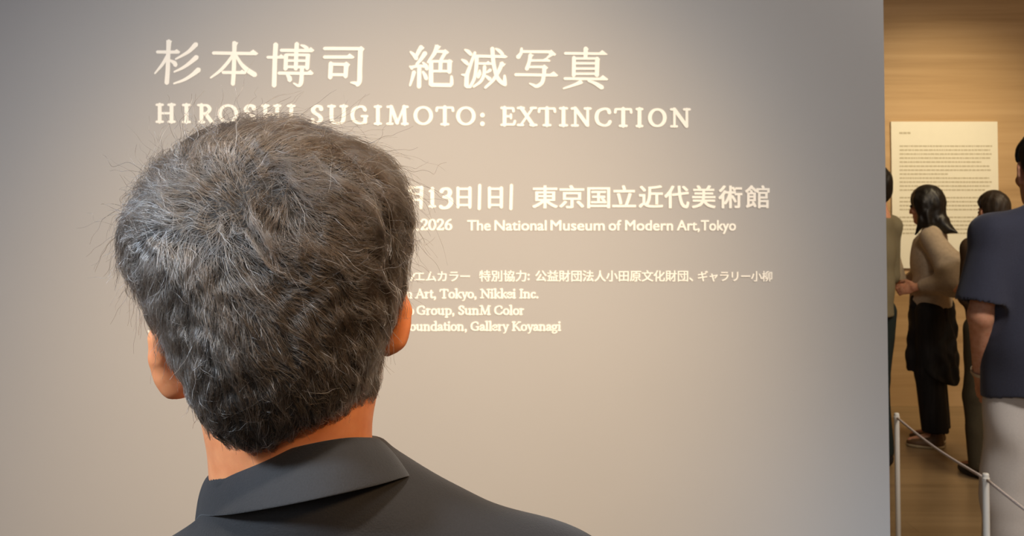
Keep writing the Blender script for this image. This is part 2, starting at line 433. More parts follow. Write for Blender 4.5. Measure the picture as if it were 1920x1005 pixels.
# serif alphabet: strokes in cap-height units, y up; 'v' stem/line, 'c' curve, 's' serif bar, number = width factor
def S(x, y, h=.17): return ('s', [(x-h, y), (x+h, y)], 1)
def V(*p, w=1): return ('v', list(p), w)
def C(*p, w=1): return ('c', list(p), w)
def O(cx, cy, rx, ry): return C(*[(cx + rx*math.sin(a), cy + ry*math.cos(a)) for a in np.linspace(0, 2*math.pi, 17)])
XH = .66
G = {
 'H': (1.0, [V((.2,0),(.2,1)), V((.8,0),(.8,1)), V((.2,.5),(.8,.5)), S(.2,.03), S(.2,.97), S(.8,.03), S(.8,.97)]),
 'I': (.42, [V((.21,0),(.21,1)), S(.21,.03), S(.21,.97)]),
 'R': (.86, [V((.2,0),(.2,1)), C((.2,.95),(.5,.95),(.66,.75),(.5,.54),(.2,.5)), V((.42,.5),(.76,.04),w=1.1), S(.2,.03), S(.1,.97,.1), S(.78,.03,.1)]),
 'O': (1.08, [O(.54,.5,.43,.46)]),
 'S': (.66, [C((.56,.78),(.5,.93),(.3,.96),(.14,.8),(.2,.62),(.46,.42),(.54,.22),(.38,.04),(.2,.05),(.09,.22),w=1.12)]),
 'U': (1.0, [C((.2,1),(.2,.35),(.28,.1),(.5,.03),(.72,.1),(.8,.35),(.8,1)), S(.2,.97), S(.8,.97)]),
 'G': (.98, [C((.8,.76),(.7,.93),(.5,.96),(.2,.82),(.1,.5),(.2,.18),(.5,.04),(.72,.08),(.83,.2)), V((.8,.08),(.8,.42)), S(.76,.43,.16)]),
 'M': (1.2, [V((.22,0),(.26,1),w=.62), V((.26,1),(.6,.06),w=1), V((.6,.06),(.96,1),w=.62), V((.96,1),(1.0,0)), S(.2,.03,.15), S(1.0,.03,.16), S(.18,.97,.12), S(1.04,.97,.12)]),
 'T': (.94, [V((.47,0),(.47,1)), V((.06,.95),(.88,.95)), V((.07,.95),(.04,.76),w=.7), V((.87,.95),(.9,.76),w=.7), S(.47,.03,.19)]),
 'E': (.8, [V((.2,0),(.2,1)), V((.2,.95),(.66,.95)), V((.2,.5),(.54,.5)), V((.2,.05),(.7,.05)), V((.66,.95),(.68,.77),w=.7), V((.7,.05),(.76,.25),w=.7), V((.54,.62),(.54,.38),w=.6), S(.14,.03,.12), S(.14,.97,.12)]),
 'X': (.98, [V((.16,1),(.84,0),w=1.05), V((.82,1),(.14,0),w=.66), S(.16,.97), S(.84,.97,.15), S(.14,.03,.15), S(.84,.03)]),
 'N': (1.08, [V((.22,0),(.22,1),w=.66), V((.2,1),(.9,.03),w=1.05), V((.9,0),(.9,1),w=.7), S(.2,.03,.17), S(.9,.97,.17), S(.14,.97,.12)]),
 'C': (.92, [C((.8,.74),(.72,.92),(.5,.96),(.2,.82),(.1,.5),(.2,.18),(.5,.04),(.72,.1),(.84,.27))]),
 ':': (.4, [('d', [(.2,.08)], 1), ('d', [(.2,.56)], 1)]),
 '.': (.3, [('d', [(.15,.07)], 1)]),
 ',': (.3, [('d', [(.15,.07)], 1), C((.2,.05),(.18,-.1),(.08,-.18),w=.7)]),
 'A': (.95, [V((.12,.02),(.47,1),w=.62), V((.46,1),(.84,.02),w=1.05), V((.26,.36),(.66,.36)), S(.12,.03,.13), S(.84,.03,.14)]),
 'K': (.95, [V((.2,0),(.2,1)), V((.78,.98),(.24,.5),w=.62), V((.36,.58),(.84,.02),w=1.05), S(.2,.03), S(.2,.97), S(.8,.97,.13), S(.84,.03,.12)]),
 'F': (.75, [V((.2,0),(.2,1)), V((.2,.95),(.66,.95)), V((.2,.5),(.54,.5)), V((.66,.95),(.68,.77),w=.7), S(.2,.03), S(.14,.97,.12)]),
 'r': (.52, [V((.18,0),(.18,XH)), C((.18,.44),(.28,.62),(.46,.6),w=1.05), S(.18,.03,.14), S(.1,XH-.03,.09)]),
 't': (.44, [C((.2,.86),(.2,.2),(.26,.05),(.42,.1)), V((.06,XH-.03),(.4,XH-.03))]),
 'o': (.68, [O(.34,.33,.25,.31)]),
 'k': (.7, [V((.18,0),(.18,1.05)), V((.56,.62),(.2,.32),w=.62), V((.28,.4),(.62,.02),w=1), S(.18,.03,.13), S(.1,1.03,.09), S(.62,.03,.08), S(.56,.63,.1)]),
 'y': (.64, [V((.12,XH),(.36,.02),w=1), C((.56,XH),(.36,.02),(.24,-.25),(.08,-.28),w=.72), S(.12,XH-.03,.12), S(.56,XH-.03,.1)]),
 'i': (.36, [V((.18,0),(.18,XH)), S(.18,.03,.14), S(.1,XH-.03,.09), ('d', [(.18,.93)], 1)]),
 'e': (.6, [C((.1,.36),(.5,.4),(.44,.6),(.28,.64),(.1,.5),(.08,.28),(.2,.06),(.36,.04),(.54,.16))]),
 'n': (.78, [V((.18,0),(.18,XH)), C((.18,.48),(.36,.64),(.54,.58),(.58,.4),(.58,0)), S(.18,.03,.13), S(.58,.03,.13), S(.1,XH-.03,.09)]),
 'c': (.56, [C((.48,.52),(.38,.63),(.2,.58),(.09,.33),(.2,.06),(.36,.04),(.5,.16))]),
 'u': (.78, [C((.18,XH),(.18,.2),(.28,.05),(.44,.07),(.58,.2)), V((.58,0),(.58,XH)), S(.64,.03,.09), S(.1,XH-.03,.09), S(.52,XH-.03,.09)]),
 'p': (.74, [V((.18,-.3),(.18,XH)), C((.18,.54),(.36,.65),(.58,.54),(.64,.33),(.56,.1),(.36,.02),(.18,.1)), S(.18,-.28,.14), S(.1,XH-.03,.09)]),
 'l': (.36, [V((.18,0),(.18,1.05)), S(.18,.03,.14), S(.1,1.03,.09)]),
 'd': (.74, [V((.56,0),(.56,1.05)), C((.56,.54),(.38,.65),(.16,.56),(.09,.33),(.16,.1),(.36,.02),(.56,.12)), S(.62,.03,.09), S(.48,1.03,.09)]),
 'a': (.6, [C((.1,.5),(.2,.63),(.36,.62),(.44,.46),(.44,.12),(.52,.03),(.6,.1)), C((.44,.38),(.2,.32),(.08,.16),(.16,.03),(.3,.05),(.44,.16))]),
 'g': (.64, [O(.28,.42,.19,.21), C((.2,.2),(.12,.1),(.24,.04),(.48,.0),(.52,-.16),(.3,-.29),(.08,-.2),(.16,-.04),w=.85), V((.42,.56),(.6,.62),w=1.2)]),
 '1': (.44, [V((.24,0),(.24,1)), S(.24,.03,.18), C((.24,.95),(.16,.86),(.06,.84),w=.8)]),
 '3': (.62, [C((.1,.82),(.2,.95),(.4,.96),(.5,.8),(.42,.62),(.2,.55),w=1.05), C((.24,.55),(.48,.5),(.54,.26),(.4,.05),(.2,.0),(.06,.08),w=1.1)]),
 '2': (.66, [C((.1,.76),(.18,.93),(.36,.97),(.52,.84),(.5,.62),(.3,.34),(.08,.07)), V((.08,.07),(.58,.07),w=1.4), V((.56,.07),(.6,.2),w=.7)]),
 '0': (.7, [O(.35,.5,.25,.46)]),
 '6': (.68, [C((.56,.97),(.34,.84),(.18,.6),(.13,.36)), O(.36,.3,.22,.25)]),
}
def serif(t, ch, x, base, cap, kx=1.0, thick=.2, thin=.11):
    for kind, pts, wf in G[ch][1]:
        q = [(x + p[0]*cap*kx, base - p[1]*cap) for p in pts]
        if kind == 'd':
            cx_, cy_ = q[0]; r = thick * cap * .62
            t.poly([(cx_ + r*math.cos(a), cy_ + r*math.sin(a)) for a in np.linspace(0, 2*math.pi, 15)[:-1]]); continue
        if kind == 's': t.ribbon(q, [thin*cap*1.05]*2); continue
        if kind == 'c': q = [(p[0], p[1]) for p in smooth_path([(a, b, 0) for a, b in q], 5)]
        m = len(q); ws = []
        for i in range(m):
            a = np.array(q[min(i+1, m-1)]) - np.array(q[max(i-1, 0)])
            v = abs(a[1]) / max(1e-9, math.hypot(*a))
            ws.append((thin + (thick - thin) * v**1.3) * cap * wf)
        t.ribbon(q, ws)
def serif_run(t, text, x0, x1, base, cap, thick=.2, thin=.11, space=.36):
    adv = [space if c == ' ' else G[c][0] for c in text]
    k = (x1 - x0) / (sum(adv) * cap)
    x = x0
    for c, a in zip(text, adv):
        if c != ' ': serif(t, c, x, base, cap, k, thick, thin)
        x += a * cap * k

t = Letters()
cells = [('H',292,329),('I',341,358),('R',371,400),('O',408,447),('S',456,480),('H',490,527),('I',538,554),('S',582,606),('U',614,652),
         ('G',657,691),('I',701,716),('M',724,766),('O',775,812),('T',817,851),('O',855,892),(':',897,912),('E',939,967),('X',971,1005),
         ('T',1009,1042),('I',1048,1065),('N',1071,1108),('C',1115,1147),('T',1152,1185),('I',1192,1206),('O',1215,1250),('N',1257,1294)]
for ch, a, b in cells:
    base = 229.3 + (a - 292) / 1000 * 9.0
    kx = (b - a) / (G[ch][0] * 33.8)
    serif(t, ch, a, base, 33.8, kx, .215, .13)
    t.part('letter')
t.build('title_lettering', 'white spaced serif capitals just above the hair of the grey-haired person', 'white lettering on the grey wall')

t = Letters()
def nichi(t, x0, x1, y0, y1):
    t.ribbon([(x0+2.6, y0), (x0+2.6, y1)], [6.2, 5.6]); t.ribbon([(x1-3, y0), (x1-3, y1)], [6.6, 6.0])
    for y in (y0+2.3, (y0+y1)/2-.6, y1-4.5): t.ribbon([(x0+2, y), (x1-2, y)], [4.4, 4.4])
t.ribbon([(790.5,350.5),(789,390)], [6.8,6.2]); t.ribbon([(765,351.5),(791,351.5)], [4.4,4.4]); t.ribbon([(768,364),(788,364)], [4.2,4.2])
t.ribbon([(768,375),(788,375)], [4.2,4.2]); t.ribbon([(769,351),(768,372),(763,389)], [6,5.5,3.5])
t.part('character')
serif(t, '1', 803, 388, 35, .9, .2, .12); serif(t, '3', 823, 390, 37, 1.12, .22, .13)
t.part('number')
nichi(t, 856, 884, 352, 389); t.part('character')
t.ribbon([(899.5,347),(898.5,392)], [6,6]); t.part('bar')
nichi(t, 915, 943, 352, 389); t.part('character')
t.ribbon([(959,347),(957.8,392)], [6,6]); t.part('bar')
for ch, x0, x1 in [('東',998,1046),('京',1048.5,1095.5),('国',1101,1144),('立',1148,1192.5),('近',1197.5,1243.5),('代',1245.5,1292.5),('美',1297,1342),('術',1347,1392),('館',1397,1443)]:
    t.glyphs(ch, x0, x1, 386.5, 45.5 if ch not in '国' else 43.5, 0.02); t.part('character')
t.build('venue_lettering', 'white date and bold museum name in Japanese, starting right of the hair at eye height', 'white lettering on the grey wall')

t = Letters()
serif(t, '.', 780, 432, 20, 1, .22, .12)
serif_run(t, '2026', 788, 848, 431.5, 20.5, .22, .13); t.part('number')
for w, x0, x1 in [('The',876,920),('National',927,1025),('Museum',1032,1134),('of',1141,1165),('Modern',1172,1262),('Art,',1269,1312),('Tokyo',1314,1380)]:
    t.glyphs(w, x0, x1, 432, 27.5, 0.02); t.part('word')
t.build('venue_lettering', 'white English line with the year 2026 and bold sans-serif museum name', 'white lettering on the grey wall')

t = Letters()
def jp(t, text, x0, pitch, base, em, bold=.016):
    for i, ch in enumerate(text):
        vs, fs = t.outline(ch, bold)
        xs = [v[0] for v in vs]; X = x0 + i * pitch
        t.glyphs(ch, X + min(xs)*em, X + max(xs)*em, base, em, bold)
    t.part('word')
t.ribbon([(777,514),(770,526)], [3,3])
jp(t, 'エムカラー', 775.5, 21.4, 526.5, 22)
jp(t, '特別協力', 898, 22.7, 526, 22.5)
serif(t, ':', 988, 525, 17, .9, .2, .12)
jp(t, '公益財団法人小田原文化財団、', 1003, 22.2, 526, 22.3)
jp(t, 'ギャラリー小柳', 1307, 20.2, 526, 21)
t.build('credit_lettering', 'small white Japanese credit line, level with the upper right ear', 'white lettering on the grey wall')
lines = [('Art, Tokyo, Nikkei Inc.', 779, 1010, 559, 'small white serif line ending in Inc. under the Japanese credits'),
         ('Group, SunM Color', 781, 983, 590, 'small white serif line with the words Group and Color, shortest of the credits'),
         ('oundation, Gallery Koyanagi', 768, 1052, 620, 'small white serif line with the word Gallery, lowest on the grey wall')]
for i, (s_, x0, x1, base, lab) in enumerate(lines):
    t = Letters()
    serif_run(t, s_, x0, x1, base, 16.5, .22, .14); t.part('word')
    if i == 0: serif(t, 'n', 761, base, 16.5, 1, .22, .14); t.part('word')
    if i == 1: serif(t, 'o', 765, base, 16.5, 1, .22, .14); t.part('word')
    if i == 2: serif(t, 'F', 756, base, 16.5, 1, .22, .14); t.part('word')
    if i > 0: serif(t, 'S', 277, base + 4, 17, 1, .2, .12); t.part('word')
    t.build('credit_lettering', lab, 'white lettering on the grey wall')

# ------------------------------------------------------------------ text panel on the wooden wall
pa, pb = P(1670.5, 228, FAR_Y - .02), P(1874.5, 503, FAR_Y - .02)
panel = empty('text_panel', ((pa[0] + pb[0]) / 2, FAR_Y, pb[2]))
tag(panel, 'tall cream text panel on the wooden wall behind the visitors', 'panel')
b = MB(); b.box((pa[0], FAR_Y - .022, pb[2]), (pb[0], FAR_Y - .001, pa[2])); b.build('board', M_PANEL, panel)
b = MB()
r2 = random.Random(5)
def words_line(x0, x1, y, h):
    x = x0
    while x < x1 - 1:
        w = min(r2.uniform(2.2, 8.5), x1 - x)
        a, c = P(x, y - h/2, FAR_Y - .021), P(x + w, y + h/2, FAR_Y - .021)
        b.box((a[0], FAR_Y - .0232, c[2]), (c[0], FAR_Y - .0218, a[2]))
        x += w + 1.1
words_line(1686, 1707, 249.5, 3.6)
b.build('heading', M_PRINT, panel)
y = 274.0
for n, last in ((5, .88), (3, .52), (4, .92), (4, .95), (5, .9)):
    b = MB()
    for i in range(n):
        words_line(1686.5, 1686.5 + 174 * (last if i == n - 1 else r2.uniform(.965, 1.0)), y, 2.7)
        y += 7.45
    y += 0 if n in (3,) else (7.0 if last in (.92, .95) else .3)
    b.build('paragraph', M_PRINT, panel)

# ------------------------------------------------------------------ rope barrier
HP = 0.80
def post_at(px, py):
    Y = FPX * (CAM_Z - HP) / (py - 375.0)
    return P(px, py, Y)
tops = [post_at(1681, 771), post_at(1848, 882)]
d = tops[1] - tops[0]
tops.append(tops[1] + d * 1.02)
labs = ['thin white barrier post nearest the end of the grey wall', 'thin white barrier post in front of the cream trousers', 'thin white barrier post nearest the viewer, beyond the picture edge']
for tp, lb in zip(tops, labs):
    e_ = empty('barrier_post', (tp[0], tp[1], 0)); tag(e_, lb, 'post', 'white rope barrier posts')
    b = MB(); b.lathe((tp[0], tp[1], 0), [(.0088, .012), (.0088, HP - .004), (.0070, HP)], 20); b.build('pole', M_POST, e_, smooth=True)
    b = MB(); b.lathe((tp[0], tp[1], 0), [(.11, 0), (.11, .008), (.105, .011), (.014, .013), (.010, .018)], 40); b.build('base_plate', M_POST, e_)
    b = MB(); b.lathe((tp[0], tp[1], HP - .022), [(.0075, 0), (.0105, .001), (.0105, .010), (.0075, .011)], 20); b.build('collar_ring', M_POST, e_)
for i, lb in enumerate(['pale cord sloping down from the wall-side barrier post to the next post', 'pale cord leaving the picture past the cream trousers']):
    b = MB(); pts = []
    u = (tops[i+1] - tops[i]); ln = float(np.linalg.norm(u)); g = .0125 / ln
    for k in range(17):
        q = g + (1 - 2 * g) * k / 16.0
        p = tops[i] * (1 - q) + tops[i+1] * q
        pts.append((p[0], p[1], HP - .015 - .012 * math.sin(math.pi * q)))
    b.tube(pts, .0042, 10)
    o = b.build('barrier_rope', M_ROPE, None, pts[8], True)
    tag(o, lb, 'rope', 'barrier cords')

# ------------------------------------------------------------------ bodies: smooth-blended solids meshed with surface nets
def nrm(v): v = np.array(v, float); return v / np.linalg.norm(v)
class Solid:
    def __init__(self): self.ops = []
    def _push(self, fn, lo, hi, k, op): self.ops.append((fn, np.array(lo, float), np.array(hi, float), k, op)); return self
    def cone(self, a, b, r1, r2, k=.02, op='+', flat=None):
        """Tapering limb from a to b; flat = (axis, factor) thins it along an axis."""
        a = np.array(a, float); b = np.array(b, float); ba = b - a; L2 = max(1e-12, ba @ ba)
        R = max(r1, r2)
        ax = nrm(flat[0]) if flat is not None else None
        def fn(x, y, z):
            px, py, pz = x - a[0], y - a[1], z - a[2]
            h = np.clip((px*ba[0] + py*ba[1] + pz*ba[2]) / L2, 0, 1)
            qx, qy, qz = px - h*ba[0], py - h*ba[1], pz - h*ba[2]
            if ax is None:
                return np.sqrt(qx*qx + qy*qy + qz*qz) - (r1 + (r2 - r1)*h)
            w = qx*ax[0] + qy*ax[1] + qz*ax[2]
            s = 1.0 / flat[1]
            d2 = np.maximum(qx*qx + qy*qy + qz*qz - w*w, 0) + (w*s)**2
            d = np.sqrt(d2) - (r1 + (r2 - r1)*h)
            return d * (0.5 + 0.5*flat[1])
        return self._push(fn, np.minimum(a - r1, b - r2), np.maximum(a + r1, b + r2), k, op)
    def chain(self, pts, rs, k=.01, op='+', flat=None):
        for i in range(len(pts) - 1): self.cone(pts[i], pts[i+1], rs[i], rs[i+1], k, op, flat)
        return self
    def ell(self, c, r, k=.02, op='+', rot=None):
        """Ellipsoid; rot has the three local axes as columns."""
        c = np.array(c, float); r = np.array(r, float); Rm = np.eye(3) if rot is None else np.array(rot, float)
        ext = np.abs(Rm) @ r
        def fn(x, y, z):
            px, py, pz = x - c[0], y - c[1], z - c[2]
            u = (px*Rm[0,0] + py*Rm[1,0] + pz*Rm[2,0]); v = (px*Rm[0,1] + py*Rm[1,1] + pz*Rm[2,1]); w = (px*Rm[0,2] + py*Rm[1,2] + pz*Rm[2,2])
            k0 = np.sqrt((u/r[0])**2 + (v/r[1])**2 + (w/r[2])**2)
            k1 = np.sqrt((u/r[0]**2)**2 + (v/r[1]**2)**2 + (w/r[2]**2)**2)
            return k0 * (k0 - 1) / np.maximum(k1, 1e-9)
        return self._push(fn, c - ext, c + ext, k, op)
    def half(self, p, n, c, r, k=.004):
        """Cut away what lies beyond the plane (p, n) inside the ball (c, r)."""
        p = np.array(p, float); n = nrm(n); c = np.array(c, float)
        def fn(x, y, z):
            pl = -((x - p[0])*n[0] + (y - p[1])*n[1] + (z - p[2])*n[2])
            sp = np.sqrt((x - c[0])**2 + (y - c[1])**2 + (z - c[2])**2) - r
            return np.maximum(pl, sp)
        return self._push(fn, c - r, c + r, k, '-')
    def func(self, fn, lo, hi, k=.004, op='+'): return self._push(fn, lo, hi, k, op)
    def at(self, x, y, z, skip=None):
        """Field at arrays of points (no bounding boxes)."""
        F = np.full(np.broadcast(x, y, z).shape, .5)
        for fn, lo, hi, k, op in self.ops: F = self._mix(F, fn(x, y, z), k, op)
        return F
    @staticmethod
    def _mix(F, d, k, op):
        if op == '+':
            h = np.maximum(k - np.abs(F - d), 0) / k
            return np.minimum(F, d) - h*h*k*.25
        if op == '-': d = -d
        h = np.maximum(k - np.abs(F - d), 0) / k
        return np.maximum(F, d) + h*h*k*.25
    def mesh(self, xs, ys, zs):
        """Surface nets on a rectilinear grid."""
        F = np.full((len(xs), len(ys), len(zs)), .5, dtype=np.float64)
        for fn, lo, hi, k, op in self.ops:
            m = k + .012
            sl = []
            for g, a, b in zip((xs, ys, zs), lo - m, hi + m):
                i0 = max(0, int(np.searchsorted(g, a)) - 1); i1 = min(len(g), int(np.searchsorted(g, b)) + 1)
                sl.append(slice(i0, i1))
            if any(s.stop - s.start < 1 for s in sl): continue
            X, Y, Z = xs[sl[0]][:, None, None], ys[sl[1]][None, :, None], zs[sl[2]][None, None, :]
            d = fn(X, Y, Z)
            F[sl[0], sl[1], sl[2]] = self._mix(F[sl[0], sl[1], sl[2]], d, k, op)
        return nets(F, xs, ys, zs)

def nets(F, xs, ys, zs):
    nx, ny, nz = F.shape
    ins = F < 0
    c = ins[:-1, :-1, :-1].astype(np.int8)
    tot = np.zeros_like(c)
    for dx in (0, 1):
        for dy in (0, 1):
            for dz in (0, 1): tot += ins[dx:nx-1+dx, dy:ny-1+dy, dz:nz-1+dz]
    mix = (tot > 0) & (tot < 8)
    I, J, Kk = np.nonzero(mix)
    n = len(I)
    idx = np.full(mix.shape, -1, dtype=np.int64); idx[I, J, Kk] = np.arange(n)
    acc = np.zeros((n, 3)); cnt = np.zeros(n)
    co = {}
    for dx in (0, 1):
        for dy in (0, 1):
            for dz in (0, 1): co[dx, dy, dz] = F[I + dx, J + dy, Kk + dz]
    for a in co:
        for ax in range(3):
            if a[ax] == 0:
                b = list(a); b[ax] = 1; b = tuple(b)
                fa, fb = co[a], co[b]
                cr = (fa < 0) != (fb < 0)
                t = np.where(cr, fa / np.where(cr, fa - fb, 1), 0)
                p = np.zeros((n, 3)); p[:] = a; p[:, ax] = t
                acc += p * cr[:, None]; cnt += cr
    acc /= cnt[:, None]
    V = np.stack([xs[I] + acc[:, 0]*(xs[I+1]-xs[I]), ys[J] + acc[:, 1]*(ys[J+1]-ys[J]), zs[Kk] + acc[:, 2]*(zs[Kk+1]-zs[Kk])], 1)
    quads = []
    for ax in range(3):
        sa = [slice(None)]*3; sb = [slice(None)]*3
        sa[ax] = slice(0, F.shape[ax]-1); sb[ax] = slice(1, F.shape[ax])
        A, B = ins[tuple(sa)], ins[tuple(sb)]
        e = A != B
        u, v = [q for q in range(3) if q != ax]
        ii = np.nonzero(e)
        ok = (ii[u] > 0) & (ii[v] > 0) & (ii[u] < F.shape[u]-1) & (ii[v] < F.shape[v]-1)
        ii = [q[ok] for q in ii]
        flip = A[tuple(ii)]
        def cell(du, dv):
            q = [ii[0].copy(), ii[1].copy(), ii[2].copy()]; q[u] -= du; q[v] -= dv
            return idx[tuple(q)]
        q = np.stack([cell(1, 1), cell(0, 1), cell(0, 0), cell(1, 0)], 1)
        if ax == 1: flip = ~flip
        q[~flip] = q[~flip][:, ::-1]
        quads.append(q)
    Q = np.concatenate(quads)
    return V, Q

def axis(lo, hi, *bands):
    """Grid line positions from lo to hi; bands = (a, b, step), the last one is the default step."""
    out = [lo]; default = bands[-1][2]
    while out[-1] < hi:
        s = default
        for a, b, st in bands[:-1]:
            if a - default*.5 <= out[-1] <= b: s = min(s, st)
        out.append(out[-1] + s)
    return np.array(out)

def relax(V, Q, it=2, f=.5):
    for _ in range(it):
        acc = np.zeros_like(V); cnt = np.zeros(len(V))
        for a, b in ((0, 1), (1, 2), (2, 3), (3, 0)):
            np.add.at(acc, Q[:, a], V[Q[:, b]]); np.add.at(cnt, Q[:, a], 1)
            np.add.at(acc, Q[:, b], V[Q[:, a]]); np.add.at(cnt, Q[:, b], 1)
        V = V + f * (acc / np.maximum(cnt, 1)[:, None] - V)
    return V

def solid_obj(name, S, mat, parent, step, bands=((), (), ()), it=1, warp=None):
    lo = np.min([o[1] for o in S.ops if o[4] == '+'], axis=0) - .03
    hi = np.max([o[2] for o in S.ops if o[4] == '+'], axis=0) + .03
    g = [axis(lo[i], hi[i], *bands[i], (0, 0, step)) for i in range(3)]
    V, Q = S.mesh(*g)
    V = relax(V, Q, it)
    if warp is not None: V = warp(V)
    return mesh_obj(name, V, Q, mat, parent, None, True)

def rotz(a): c, s = math.cos(a), math.sin(a); return np.array([[c, -s, 0], [s, c, 0], [0, 0, 1.0]])

# ---- body of a person from its joints
def head_prims(S, O, R, s=1.0, ears=True, earspec=None):
    """O = between the ears, R = columns (right, forward, up)."""
    T = lambda x, y, z: O + R @ (np.array([x, y, z]) * s)
    S.ell(T(0, -.008, .042), np.array([.074, .094, .090])*s, .02, '+', R)
    S.ell(T(0, .030, -.030), np.array([.060, .066, .085])*s, .03, '+', R)
    S.ell(T(0, .062, -.092), np.array([.028, .024, .020])*s, .03, '+', R)
    for q in (-1, 1):
        S.cone(T(q*.046, .012, -.050), T(q*.022, .070, -.092), .014*s, .014*s, .03)
        S.ell(T(q*.040, .074, -.022), np.array([.022, .018, .020])*s, .02, '+', R)
        S.ell(T(q*.031, .105, .012), np.array([.017, .016, .012])*s, .010, '-', R)
        S.cone(T(q*.014, .092, .033), T(q*.046, .082, .034), .008*s, .006*s, .012)
        S.ell(T(q*.011, .104, -.030), np.array([.009, .010, .008])*s, .008, '+', R)
    S.chain([T(0, .088, .018), T(0, .104, -.010), T(0, .113, -.028)], [.007*s, .009*s, .010*s], .012)
    S.cone(T(-.020, .086, -.056), T(.020, .086, -.056), .008*s, .008*s, .010)
    S.cone(T(-.016, .086, -.068), T(.016, .086, -.068), .008*s, .008*s, .010)
    S.cone(T(-.024, .101, -.0615), T(.024, .101, -.0615), .0022*s, .0022*s, .004, '-')
    if ears and earspec is None:
        for q in (-1, 1):
            ear_prims(S, [T(q*.072, .006, .020), T(q*.083, -.012, .034), T(q*.090, -.024, .020), T(q*.088, -.020, -.006), T(q*.078, -.004, -.028), T(q*.071, .006, -.026)],
                      T(q*.078, -.006, .002), R @ rotz(q*.45), s)
def ear_prims(S, rim, c, Rm, s=1.0, rr=(.006, .0055, .0058, .0058, .0075, .006), plate=(.006, .020, .028)):
    S.ell(c, np.array(plate)*s, .008, '+', Rm)
    S.chain(rim, [r*s for r in rr], .006)

def hand_prims(S, wr, d, pn, side, s=1.0, curl=.35):
    """Hand from wrist wr along d; pn = direction the palm faces; side = direction of the thumb."""
    d, pn = nrm(d), nrm(pn); side = nrm(np.array(side) - d * (np.array(side) @ d)); pn = nrm(pn - d*(pn @ d) - side*(pn @ side))
    M = np.stack([side, pn, d], 1)
    S.ell(wr + d*.048*s, np.array([.040, .016, .054])*s, .015, '+', M)
    for i, (o, L) in enumerate(((.030, .070), (.010, .079), (-.010, .074), (-.029, .058))):
        b = wr + d*(.088 - .004*abs(i-1))*s + side*o*s
        p = b; a = curl * .5
        rr = [.0095, .0088, .0080, .0068]
        for j, f in enumerate((.45, .32, .23)):
            q = p + (d*math.cos(a) + pn*math.sin(a)) * L * f * s
            S.cone(p, q, rr[j]*s, rr[j+1]*s, .006); p = q; a += curl
    b = wr + d*.022*s + side*.030*s
    k1 = b + (d*.75 + side*.55 + pn*.35)*.040*s
    k2 = k1 + (d*.90 + side*.15 + pn*.35)*.032*s
    k3 = k2 + (d*.95 - side*.05 + pn*.40)*.024*s
    S.chain([wr + d*.012*s + side*.016*s, b, k1, k2, k3], [.015*s, .014*s, .0115*s, .010*s, .0078*s], .010)

def pose(H, yaw, loc, sw=.105, arm_l=None, arm_r=None, head_yaw=0.0, lean=0.0, stance=.06, head_pitch=0.0):
    """Joints of a standing person of height H facing +Y, turned by yaw, feet at loc. arms: ((elbow), (wrist)) offsets from the shoulder in H."""
    Rz = rotz(yaw); loc = np.array(loc, float)
    W = lambda x, y, z: loc + Rz @ (np.array([x, y, z]) * H)
    J = dict(H=H, R=Rz, W=W, s=H/1.72)
    cp, sp = math.cos(head_pitch), math.sin(head_pitch)
    J['HR'] = Rz @ rotz(head_yaw) @ np.array([[1, 0, 0], [0, cp, -sp], [0, sp, cp]])
    J['O'] = W(0, .012 + lean, .925)
    J['nb'] = W(0, -.012 + lean*.7, .838)
    for q, n, a in ((-1, 'L', arm_l), (1, 'R', arm_r)):
        sh = np.array([q*sw, -.008 + lean*.6, .805])
        e, w = a if a else ((q*.030, -.010, -.180), (q*.028, .020, -.325))
        J['sh'+n] = W(*sh); J['el'+n] = W(*(sh + np.array(e))); J['wr'+n] = W(*(sh + np.array(w)))
        J['hp'+n] = W(q*.052, 0, .515); J['kn'+n] = W(q*stance*.95, .008, .285); J['an'+n] = W(q*stance, -.012, .045)
        J['toe'+n] = W(q*(stance+.012), .075, .02)
    return J

def body_solid(J, hands=True, earspec=None, hand_up=None):
    S = Solid(); s = J['s']; R = J['R']; W = J['W']
    head_prims(S, J['O'], J['HR'], s, True, earspec)
    S.cone(J['O'] + J['HR'] @ np.array([0, -.018, -.045])*s, J['nb'], .052*s, .056*s, .035)
    S.cone(J['nb'], W(0, 0, .78), .056*s, .09*s, .03, '+', (R[:, 1], .75))
    for n in 'LR': S.cone(J['nb'] + np.array([0, 0, -.02])*s, J['sh'+n], .045*s, .046*s, .04)
    S.ell(W(0, 0, .735), np.array([.145, .095, .150])*s, .05, '+', R)
    S.ell(W(0, 0, .625), np.array([.125, .085, .120])*s, .05, '+', R)
    S.ell(W(0, 0, .535), np.array([.145, .092, .095])*s, .05, '+', R)
    for n in 'LR':
        S.cone(J['sh'+n], J['el'+n], .046*s, .037*s, .03)
        S.cone(J['el'+n], J['wr'+n], .038*s, .026*s, .02)
        if hands:
            d = J['wr'+n] - J['el'+n]
            q = -1 if n == 'L' else 1
            hu = (hand_up or {}).get(n)
            if hu: hand_prims(S, J['wr'+n], d, hu[0], hu[1], s, hu[2])
            else: hand_prims(S, J['wr'+n], d, R @ np.array([-q, .15, 0.]), R @ np.array([-.1*q, 1, 0.]), s)
        S.cone(J['hp'+n], J['kn'+n], .078*s, .052*s, .03)
        S.cone(J['kn'+n], J['an'+n], .050*s, .036*s, .03)
        S.cone(J['an'+n], J['toe'+n], .034*s, .026*s, .02)
    return S

